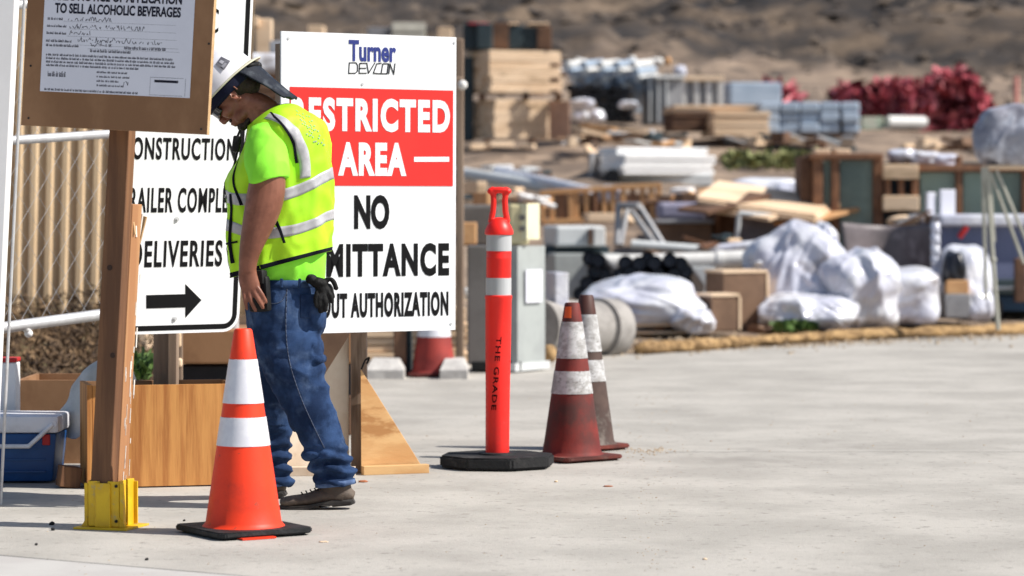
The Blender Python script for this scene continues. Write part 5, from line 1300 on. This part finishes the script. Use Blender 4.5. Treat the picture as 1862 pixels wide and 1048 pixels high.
# ---- centre: bins and dark table with plywood
T = root('brown_tub', 'wide brown tub with a pale rim left of the dark frame', 'tub', 1245, 448, 31)
fbox(1196, 406, 1296, 446, 31, .8, mBox, 'tub_body', T, 0, .03); fbox(1192, 400, 1298, 407, 30.95, .9, mSteel, 'rim', T, 0, .01)
tbox(1198, 368, 1286, 400, 32, .7, mLav, 'lavender_bundle', 'lavender grey wrapped bundle above the brown tub', 'bundle', bev=.05)
tbox(1232, 352, 1300, 372, 33, .7, mLumD, 'dark_board_pile', 'dark boards left of the tan plywood sheets', 'boards', yaw=4)
T = root('plywood_sheet_stack', 'tan plywood sheets sliding on a dark timber frame in the middle of the yard', 'sheet stack', 1390, 460, 31)
for k, (ax, ay, bx, by, m_) in enumerate(((1286, 346, 1500, 378, mLum), (1290, 352, 1502, 383, mLum), (1330, 362, 1504, 388, mLum), (1345, 370, 1440, 384, mLum), (1290, 366, 1345, 372, mLumD), (1450, 388, 1506, 397, mFrameL))):
    p0, p1 = W(ax, ay, 31-.04*k), W(bx, by, 30.6-.04*k); bm = B(); d = p1-p0; M3 = d.to_track_quat('X', 'Z').to_matrix(); box(bm, (p0+p1)/2, (d.length, .9, .04), M3 @ Matrix.Rotation(R(12), 3, 'X'), .004); obj('sheet', bm, m_, T)
fbox(1288, 376, 1340, 450, 31.2, .7, mLumD, 'frame_end', T); fbox(1340, 386, 1470, 404, 31.2, .7, mLumD, 'frame_rail', T); fbox(1300, 404, 1490, 450, 31.6, .4, mBox, 'frame_back', T)
for px in (1300, 1390, 1470): fbox(px, 376, px+9, 470, 31.1, .1, mFrame, 'leg', T)
T = root('framed_pane', 'small metal framed pane leaning under the plywood sheets', 'pane', 1410, 440, 30.3)
for A_ in ((1344, 388, 1340, 440), (1344, 388, 1490, 402)): rod(T, W(A_[0], A_[1], 30.3), W(A_[2], A_[3], 30.3), .028, mSteelL, 'frame_bar', 8)
fbox(1348, 396, 1470, 440, 30.45, .02, mTarpG, 'pane', T, 0, .001)
T = root('white_tarp_roll', 'crumpled white tarp bundle above the tan plywood sheets', 'tarp', 1390, 362, 33)
crumple(W(1395, 342, 33)+V(0, .3, 0), (.42, .35, .11), mWrapW, 'tarp', '', '', seed=61, sub=4, parent=T); crumple(W(1440, 352, 32.8)+V(0, .2, 0), (.18, .3, .12), mWrapW, 'tarp', '', '', seed=62, sub=4, parent=T)
# ---- pallet with white plastic A
T = root('wrapped_pallet', 'low pallet load in white plastic right behind the old cones', 'pallet load', 1170, 615, 25)
fbox(1120, 588, 1285, 594, 25, .9, mLum, 'deck', T)
for px in (1122, 1190, 1265): fbox(px, 594, px+18, 604, 25.05, .8, mLumD, 'block', T)
fbox(1118, 603, 1290, 608, 25, .9, mLum, 'deck', T)
a_ = W(1178, 558, 25.2)
crumple(a_+V(0, .3, .0), (.55, .5, .235), mWrapW, 'plastic_wrap', '', '', seed=71, sub=6, p=2.6, parent=T, amp=.2)
crumple(W(1262, 585, 24.9)+V(0, .2, 0), (.20, .3, .12), mWrapW, 'plastic_wrap', '', '', seed=72, sub=5, p=2.4, parent=T, amp=.2)
# ---- chipboard boxes
def obx(x0, y0, x1, y1, Y, dep, label):
    c, s, M3 = fc(x0, y0, x1, y1, Y, dep, 0); T = thing('chipboard_box', label, 'box', c-V(0, 0, s[2]/2)); M3 = Matrix.Rotation(R(24), 3, 'Z')
    wx = s[0]*.78
    bm = B(); box(bm, c, (wx, dep, s[2]-.02), M3); obj('side_panel', bm, mBox, T)
    bm = B(); box(bm, c+V(0, 0, s[2]/2), (wx+.02, dep+.02, .025), M3); obj('lid', bm, mLum, T)
    bm = B(); box(bm, c+M3 @ V(wx/2+.013, 0, 0), (.022, dep+.02, s[2]-.03), M3); obj('end_panel', bm, mLum, T)
obx(1272, 537, 1342, 603, 25.2, .28, 'small brown chipboard box with tan edges, left of the large one')
obx(1284, 494, 1397, 602, 25.9, .35, 'large brown chipboard box with tan edges, left of the big plastic heap')
# ---- big plastic heap and bags
T = root('plastic_wrapped_load', 'biggest crumpled white plastic covered load beside the large chipboard box', 'covered load', 1500, 600, 26)
crumple(W(1466, 512, 26.2)+V(0, .5, 0), (.46, .55, .46), mWrapW, 'plastic_sheet', '', '', seed=81, sub=6, p=2.4, parent=T, amp=.24)
crumple(W(1560, 535, 26.0)+V(0, .4, 0), (.40, .5, .36), mWrapW, 'plastic_sheet', '', '', seed=82, sub=6, p=2.4, parent=T, amp=.22)
crumple(W(1505, 440, 26.6)+V(0, .4, 0), (.13, .2, .16), mWrapW, 'plastic_sheet', '', '', seed=83, sub=5, p=2.2, parent=T, amp=.3)
crumple(W(1480, 570, 25.6)+V(0, .3, 0), (.42, .3, .17), mWrapW, 'plastic_sheet', '', '', seed=84, sub=6, p=2.4, parent=T, amp=.24)
crumple(W(1400, 488, 26.3)+V(0, .3, 0), (.14, .2, .09), mWrapW, 'plastic_sheet', '', '', seed=88, sub=5, p=2.2, parent=T, amp=.3)
fbox(1395, 575, 1480, 598, 26.2, .6, mLumD, 'pallet', T)
T = root('grey_covered_panel', 'curved grey brown sheet standing behind the white bags', 'sheet', 1620, 495, 28)
bm = B()
def pnl(u, v): 
    q = W(1540+160*u-12*v*(1-u), 500-95*v+6*math.sin(u*3), 27.6+.35*math.sin(u*3.1)); return q
grid(bm, pnl, 24, 10); o = obj('sheet', bm, mTarpG, T, True); sm_ = o.modifiers.new('t', 'SOLIDIFY'); sm_.thickness = .03
bm = B()
for k in range(6): tube(bm, W(1700, 405+20*k, 27.5), W(1702, 427+20*k, 27.5), .045, 10)
obj('white_post', bm, mWrapW, T, True)
cr(1598, 488, 1720, 594, 26.6, .8, mWrapW, 'white_bulk_bag', 'boxy white bulk bag between the big plastic heap and the black and white bag', 'bulk bag', seed=91, sub=5, p=4, amp=.12)
T = root('black_and_white_bag', 'white bag with a torn black side, next to the blue trailer', 'bag', 1765, 590, 27)
crumple(W(1760, 515, 27.3)+V(0, .3, 0), (.25, .4, .37), mWrapW, 'plastic_sheet', '', '', seed=93, sub=5, p=2.4, parent=T)
crumple(W(1738, 492, 27.0)+V(0, .1, 0), (.115, .15, .18), mPipeB, 'black_lining', '', '', seed=94, sub=4, p=2.4, parent=T)
crumple(W(1780, 555, 26.9)+V(0, .2, 0), (.17, .2, .16), mWrapW, 'plastic_sheet', '', '', seed=95, sub=5, p=2.4, parent=T)
fbox(1722, 510, 1762, 535, 26.95, .2, mFrameL, 'carton', T); fbox(1720, 535, 1765, 578, 26.9, .3, mSteel, 'grey_carton', T)
# ---- window crates
T = root('glazed_frame_crate', 'long brown timber crate of glazed window frames at the right of the yard', 'crate', 1660, 480, 31)
Yw = 30.6
for px0, px1 in ((1478, 1496), (1512, 1526), (1588, 1606), (1738, 1750), (1858, 1872)): fbox(px0, 284, px1, 470, Yw, .1, mFrame, 'upright', T)
fbox(1472, 279, 1606, 290, Yw-.03, .7, mFrame, 'top_rail', T); fbox(1672, 300, 1880, 312, Yw-.03, .7, mFrame, 'top_rail', T); fbox(1472, 462, 1880, 474, Yw-.02, .7, mFrame, 'bottom_rail', T)
for px0, px1, py0 in ((1497, 1511, 292), (1527, 1587, 292), (1673, 1737, 314), (1751, 1857, 314)): fbox(px0, py0, px1, 461, Yw+.09, .03, mGlass, 'pane', T, 0, .002)
for px0, px1 in ((1610, 1620), (1634, 1644), (1658, 1670)): fbox(px0, 327, px1, 386, Yw-.05, .08, mFrame, 'slat', T)
fbox(1606, 299, 1671, 326, Yw-.12, .1, mLum, 'board', T); fbox(1606, 356, 1672, 384, Yw-.12, .1, mLum, 'board', T)
fbox(1472, 295, 1880, 470, Yw+.6, .05, mTeal, 'back_board', T)
fbox(1455, 284, 1477, 400, Yw+.1, .6, mLumD, 'side_panel', T)
for i, (a_, b_) in enumerate(((1482, 1510), (1521, 1546))): tbox(a_, 271, b_, 282, Yw+.1, .3, mLum, 'wood_block', ('pale wood block on the crate of glazed frames, left one', 'pale wood block on the crate of glazed frames, right one')[i], 'block', bev=.01)
T = root('white_bundle', 'long crumpled white bundle lying on top of the glazed frame crate', 'bundle', 1680, 300, 31)
for k in range(3): crumple(W(1642+36*k, 284+4*k, 31), (.16, .14, .075), mWrapW, 'wrap', '', '', seed=101+k, sub=4, parent=T)
fbox(1625, 292, 1740, 300, 30.9, .4, mFrame, 'support', T)
tbox(1684, 350, 1702, 402, 29.6, .06, mPaper, 'white_placard', 'narrow white placard in front of the glazed crate, left one', 'placard', yaw=10)
tbox(1708, 345, 1738, 396, 29.6, .06, mPaper, 'white_placard', 'wider white placard in front of the glazed crate, right one', 'placard', yaw=10)
cr(1618, 392, 1682, 412, 29.3, .4, mLum, 'tan_sack', 'long tan sack lying on the grey brown sheet', 'sack', seed=104, sub=3)
# ---- blue trailer
T = root('blue_trailer', 'blue-grey trailer with a white top rail at the right edge', 'trailer', 1800, 580, 28.5)
fbox(1695, 405, 1960, 512, 28.5, 1.4, mTrailer, 'side_panel', T, 3, .02)
fbox(1692, 390, 1965, 412, 28.4, 1.6, mWrapW, 'top_rail', T, 3, .03)
fbox(1740, 508, 1960, 536, 28.45, 1.4, mTeal, 'chassis', T, 3); fbox(1745, 522, 1955, 527, 28.3, .1, mSteelL, 'chassis_strip', T, 3)
fbox(1760, 538, 1960, 566, 28.5, 1.3, mat('skirt_blue', (.03, .08, .16), None, 4, .6), 'lower_skirt', T, 3)
rod(T, W(1800, 562, 28.1), W(1800, 562, 28.4), .13, mRubber, 'wheel', 24)
fbox(1846, 470, 1866, 550, 28.2, .1, mLumD, 'stake_post', T)
for (ax, ay, bx, by) in ((1744, 432, 1758, 412),): rod(T, W(ax, ay, 28.2), W(bx, by, 28.2), .03, mRedL, 'reflector', 8)
# ---- covered lamp stand at the right
T = root('covered_lamp_stand', 'lamp head wrapped in grey plastic on a tall metal stand at the right edge', 'lamp stand', 1820, 600, 25)
Yt = 24.6
crumple(W(1848, 248, Yt)+V(0, .2, 0), (.31, .28, .27), mat('plastic_grey', (.33, .33, .38), (.22, .21, .24), 3, .3, spec=.6, c3=(.55, .56, .62), s3=4, lo3=.5, hi3=.62), 'plastic_cover', '', '', seed=111, sub=5, p=3, parent=T)
fbox(1795, 300, 1880, 308, Yt, .3, mLum, 'cross_board', T)
for (ax, ay, bx, by, r_) in ((1787, 305, 1793, 545, .016), (1793, 305, 1815, 600, .02), (1800, 312, 1862, 480, .014), (1812, 310, 1880, 470, .014), (1800, 320, 1808, 440, .012)): rod(T, W(ax, ay, Yt), W(bx, by, Yt), r_, mGreyLt, 'leg', 10)
rod(T, W(1803, 468, Yt), W(1807, 476, Yt), .03, mGreyLt, 'clamp', 10)
# ---- weeds in the yard
weeds('yard_weeds', 'yellow green weeds growing left of the glazed frame crate', 1318, 1475, 304, 30, 37.5, 230, mat('weed_pale', (.27, .27, .11), (.14, .16, .06), 5, .8))
weeds('ground_weeds', 'low green weeds at the foot of the big plastic heap', 1410, 1480, 598, 10, 25.3, 200, mLeaf)

# ---- scrap piles that fill the yard between the big stacks
random.seed(404)
def scrap(px0, px1, pyb, hpx, Y, n, label, mats, big=1.0):
    T = root('scrap_pile', label, 'scrap pile', (px0+px1)/2, pyb, Y)
    s_ = Y/FPX
    for k in range(n):
        u_ = random.random(); px = px0+(px1-px0)*u_; h = hpx*(1-abs(2*u_-1)**2)*random.random()
        c = W(px, pyb-h, Y+random.uniform(-.5, .5)); m_ = random.choice(mats); L = random.uniform(22, 75)*s_*big
        M3 = Matrix.Rotation(random.gauss(0, .5), 3, 'Z') @ Matrix.Rotation(random.gauss(0, .22), 3, 'Y')
        bm = B()
        kind = random.random()
        if kind < .62: box(bm, c, (L, random.uniform(.1, .3), random.uniform(3, 9)*s_), M3, .004); nm = 'board'
        elif kind < .82: d_ = M3 @ V(L/2, 0, 0); tube(bm, c-d_, c+d_, random.uniform(2.5, 5)*s_, 10); nm = 'tube'
        else: box(bm, c, (random.uniform(14, 30)*s_, .25, random.uniform(10, 22)*s_), M3, .006); nm = 'carton'
        obj(nm, bm, m_, T)
sw = [mLum, mLum, mFrameL, mLumD, mBox, mSteelL, mTeal, mWhiteP]
scrap(1020, 1240, 262, 26, 44, 26, 'scrap boards and tubes in front of the far black pipes', sw)
scrap(840, 985, 372, 34, 34, 22, 'scrap boards piled left of the tan slatted frame', sw)
scrap(1205, 1330, 366, 22, 35, 18, 'scrap boards below the white siding panels', sw)
scrap(1190, 1500, 462, 36, 29.8, 36, 'scrap boards and tubes under the tan plywood sheets', [mLumD, mBox, mTeal, mSteel, mFrame, mLum])
scrap(1560, 1760, 432, 40, 29.2, 24, 'scrap wood piled before the glazed frame crate', [mLumD, mBox, mTarpG, mSteel, mFrame, mLum])
scrap(1000, 1180, 132, 24, 57, 22, 'scrap pile behind the silver ducts', sw)
scrap(1330, 1560, 262, 14, 45, 18, 'low scrap boards in front of the pale blue blocks', [mLumD, mLum, mTeal, mSteel])
scrap(1640, 1860, 272, 16, 43, 20, 'low scrap boards between the red heaps and the glazed crate', [mLumD, mLum, mSteel, mBox])
scrap(840, 1000, 330, 30, 40, 20, 'scrap boards behind the delineator handle', sw)
scrap(1380, 1480, 604, 14, 25.3, 16, 'broken slats at the foot of the big plastic heap', [mLumD, mLum, mBox], .5)
# ---- straw wattles along the pavement edge
def wattle(pts, label, r=.058):
    P = catmull([(*G(px, py)[:2], ) for px, py in pts], 14); T_ = None; bm = B(); rings = []
    n = 18
    for i, (x, y) in enumerate(P):
        a_ = P[max(i-1, 0)]; b_ = P[min(i+1, len(P)-1)]; d = V(b_[0]-a_[0], b_[1]-a_[1], 0).normalized(); s_ = V(-d.y, d.x, 0)
        k = min(i, len(P)-1-i); taper = min(1, .45+k*.2)
        rings.append([bm.verts.new(V(x, y, r*.72)+(s_*math.cos(t)*1.15+V(0, 0, math.sin(t)*.85))*r*taper*(1+.45*noise.noise(V(x*2.3, y*2.3, 0))+.35*noise.noise(V(x*9+math.cos(t)*2, y*9, math.sin(t)*2)))) for t in [2*math.pi*q_/n for q_ in range(n)]])
    for a_, b_ in zip(rings, rings[1:]):
        for k in range(n): bm.faces.new((a_[k], a_[(k+1) % n], b_[(k+1) % n], b_[k]))
    bm.faces.new(rings[0][::-1]); bm.faces.new(rings[-1])
    for _ in range(700):   # loose straws
        i = random.randrange(len(rings)); v_ = random.choice(rings[i]).co; d = V(random.gauss(0, 1), random.gauss(0, 1), random.gauss(0, .5)).normalized()*random.uniform(.02, .07); w_ = V(0, 0, .004)
        bm.faces.new([bm.verts.new(q_) for q_ in (v_-w_, v_+d, v_+w_)])
    o = obj('straw_wattle', bm, mStraw, origin=G(*pts[0]), smooth=True); tag(o, label, 'straw wattle', 'straw wattles along the pavement edge')
wattle([(1160, 645), (1215, 641), (1270, 638), (1322, 634)], 'nearest straw wattle, starting right of the old cones')
wattle([(1318, 634), (1380, 630), (1440, 626), (1500, 622)], 'middle straw wattle in front of the chipboard boxes')
wattle([(1494, 622), (1600, 617), (1700, 613), (1780, 611), (1900, 606)], 'farthest straw wattle, running to the right edge')
mGrav = mat('gravel_tan', (.42, .33, .23), (.26, .20, .14), 20, .95)
bm = B()
for k in range(2600):
    px = random.uniform(1000, 1900); py = 634-(px-1160)*.043+random.gauss(-6, 9); q_ = G(px, py); r_ = random.uniform(.006, .03)
    if random.random() < .5: q_ = G(px, 640-(px-1160)*.043+random.gauss(0, 3)); r_ *= .5
    q_.z = max(0, terr(q_.x, q_.y)) if q_.y > wl(q_.x) else 0
    d = [V(random.gauss(0, 1), random.gauss(0, 1), 0).normalized()*r_ for _ in range(3)]; t_ = bm.verts.new(q_+V(0, 0, r_*.9)); vs_ = [bm.verts.new(q_+V(math.cos(a_), math.sin(a_), 0)*r_*random.uniform(.7, 1.2)) for a_ in (0, 1.6, 3.1, 4.7)]
    for i in range(4): bm.faces.new((vs_[i], vs_[(i+1) % 4], t_))
tag(obj('gravel', bm, mGrav), 'loose tan gravel and dirt spilling along the pavement edge', 'gravel', kind='stuff')
# ---- barricade seen under the restricted sign
T = thing('tan_lumber_wall', 'pale tan stacked boards seen below the restricted sign', 'board stack', G(740, 660))
yq = 20.4; stack(T, 640, 560, 850, 655, yq, .6, 7, mLum, 4); stack(T, 655, 655, 850, 672, yq+.1, .5, 2, mLum, 4)
for i, (a_, b_) in enumerate(((664, 734), (800, 850))):
    T = thing('concrete_footing', ('pale concrete footing left of the distant cone', 'pale concrete footing right of the distant cone')[i], 'footing', G((a_+b_)/2, 690))
    q0 = G(a_, 690); q1 = G(b_, 690); xm_ = (q0.x+q1.x)/2; wx = (q1.x-q0.x)/2; bm = B()
    h0, h1 = .06, .125
    lo = [V(xm_-wx, q0.y, 0), V(xm_+wx, q0.y, 0), V(xm_+wx, q0.y+.5, 0), V(xm_-wx, q0.y+.5, 0)]
    mid = [q_+V(0, 0, h0) for q_ in lo]; top = [V(xm_+(q_.x-xm_)*.7, q0.y+.25+(q_.y-q0.y-.25)*.62, h1) for q_ in lo]
    R_ = [[bm.verts.new(q_) for q_ in L_] for L_ in (lo, mid, top)]
    for A_, B_ in zip(R_, R_[1:]):
        for k in range(4): bm.faces.new((A_[k], A_[(k+1) % 4], B_[(k+1) % 4], B_[k]))
    bm.faces.new(R_[2]); bm.faces.new(R_[0][::-1]); obj('block', bm, mBlock, T)
T = thing('timber_trestle', 'tall dark timber frame standing behind the restricted sign near the distant cone', 'frame', G(780, 690))
yq = 19.3
fbox(716, 120, 738, 692, yq, .09, mLumD, 'upright', T); fbox(829, 70, 843, 655, yq+1, .09, mStud, 'upright', T, label='thin upright along the right edge of the restricted sign')
fbox(716, 140, 843, 158, yq+.5, .06, mStud, 'crosspiece', T)
fbox(735, 600, 747, 684, yq+.1, .3, mTeal, 'side_board', T)
for i, (px, py) in enumerate(((841, 155), (849, 535))):
    o = B(); ell(o, W(px, py, 19.6+i), (.034, .03, .034 if i == 0 else .05)); tag(obj('white_ball', o, mPipeW, origin=W(px, py, 19.6+i), smooth=True), ('round white ball beside the upper right edge of the restricted sign', 'round white ball beside the lower right edge of the restricted sign')[i], 'ball')
# crate and black block painting in the shadow behind the plywood box
T = thing('shadow_toned_crate', 'brown lumber crate with painted-in shadow below the delivery sign', 'crate', G(450, 800))
fbox(322, 600, 640, 662, 13.9, .6, mPlyBrown, 'side_panel', T); fbox(330, 664, 640, 720, 14.0, .5, mPipeB, 'shadow_block', T); fbox(325, 718, 640, 792, 14.0, .5, mLumD, 'bottom_panel', T)
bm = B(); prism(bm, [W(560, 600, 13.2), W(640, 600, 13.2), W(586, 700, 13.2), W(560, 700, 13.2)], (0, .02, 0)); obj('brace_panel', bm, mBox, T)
tbox(250, 560, 268, 640, 17, .3, mLum, 'tan_upright', 'tan upright seen right of the timber post under the delivery sign', 'upright')
T = root('short_stake', 'short stake with a broken pale tip beside the delivery sign posts', 'stake', 325, 700, 13.6)
stick(T, V(W(326, 700, 13.6).x, 13.6, 0), W(326, 600, 13.6), .03, .03, mStud, 'stake'); fbox(322, 604, 329, 632, 13.57, .03, mLum, 'tip', T)
fbox(321, 652, 331, 668, 13.57, .03, mLum, 'chip', T)
# ---- litter on the pavement
def litter(name, px, py, r, m, label, cat, flat=.35):
    c = G(px, py); bm = B(); bmesh.ops.create_icosphere(bm, subdivisions=2, radius=1)
    for v_ in bm.verts:
        k = 1+.5*noise.noise(v_.co*1.7+V(px, py, 0)); v_.co = V(v_.co.x*r*k, v_.co.y*r*k, v_.co.z*r*k*flat)+c+V(0, 0, r*flat*.7)
    tag(obj(name, bm, m, origin=c, smooth=True), label, cat)
mLeafR = mat('leaf_rust', (.35, .12, .05), None, 5, .8)
litter('pebble', 94, 955, .009, mRubberD, 'dark pebble left of the yellow post shoe', 'pebble', .9); litter('pebble', 96, 965, .007, mRubberD, 'tiny dark pebble just below the other left of the yellow shoe', 'pebble', .9)
litter('pebble', 66, 992, .006, mRubberD, 'small pebble near the lower left corner', 'pebble', .8); litter('pebble', 267, 1019, .006, mRubberD, 'small dark pebble at the pavement joint below the orange cone', 'pebble', .8)
litter('pebble', 335, 948, .005, mRubberD, 'small pebble between the yellow shoe and the orange cone', 'pebble', .8)
litter('dry_leaf', 1106, 885, .020, mLeafR, 'rusty dry leaf on the pavement right of the delineator base', 'leaf', .12)
litter('dry_leaf', 660, 877, .022, mLeafR, "rusty dry leaf by the worker's heel", 'leaf', .2); litter('dry_leaf', 588, 986, .016, mLum, 'tan dry leaf right of the orange cone base', 'leaf', .12)
litter('pebble', 1282, 1018, .008, mLum, 'pale pebble on the bare pavement in the foreground', 'pebble', .4); litter('pebble', 1011, 877, .008, mLum, 'pale pebble just right of the rubber base', 'pebble', .5)
litter('bottle_stub', 722, 862, .012, mRubberD, 'small dark stub standing on the board of the sign stand', 'stub', 1.6)
random.seed(77); bm = B()
for k in range(520):
    px = random.choice((random.gauss(1185, 28), random.uniform(0, 1862))); py = 820+random.gauss(0, 3) if px == px and random.random() < .4 and 1120 < px < 1260 else random.uniform(720, 1046)
    q_ = G(px, py); r_ = random.uniform(.0015, .0045)*(1 if py > 840 else 1.8); vs_ = [bm.verts.new(q_+V(math.cos(a_), math.sin(a_), 0)*r_*random.uniform(.6, 1.5)) for a_ in (0, 1.6, 3.1, 4.7)]; t_ = bm.verts.new(q_+V(0, 0, r_*.6))
    for i in range(4): bm.faces.new((vs_[i], vs_[(i+1) % 4], t_))
tag(obj('grit', bm, mGrav), 'fine grit and wood crumbs scattered over the pavement', 'grit', kind='stuff')
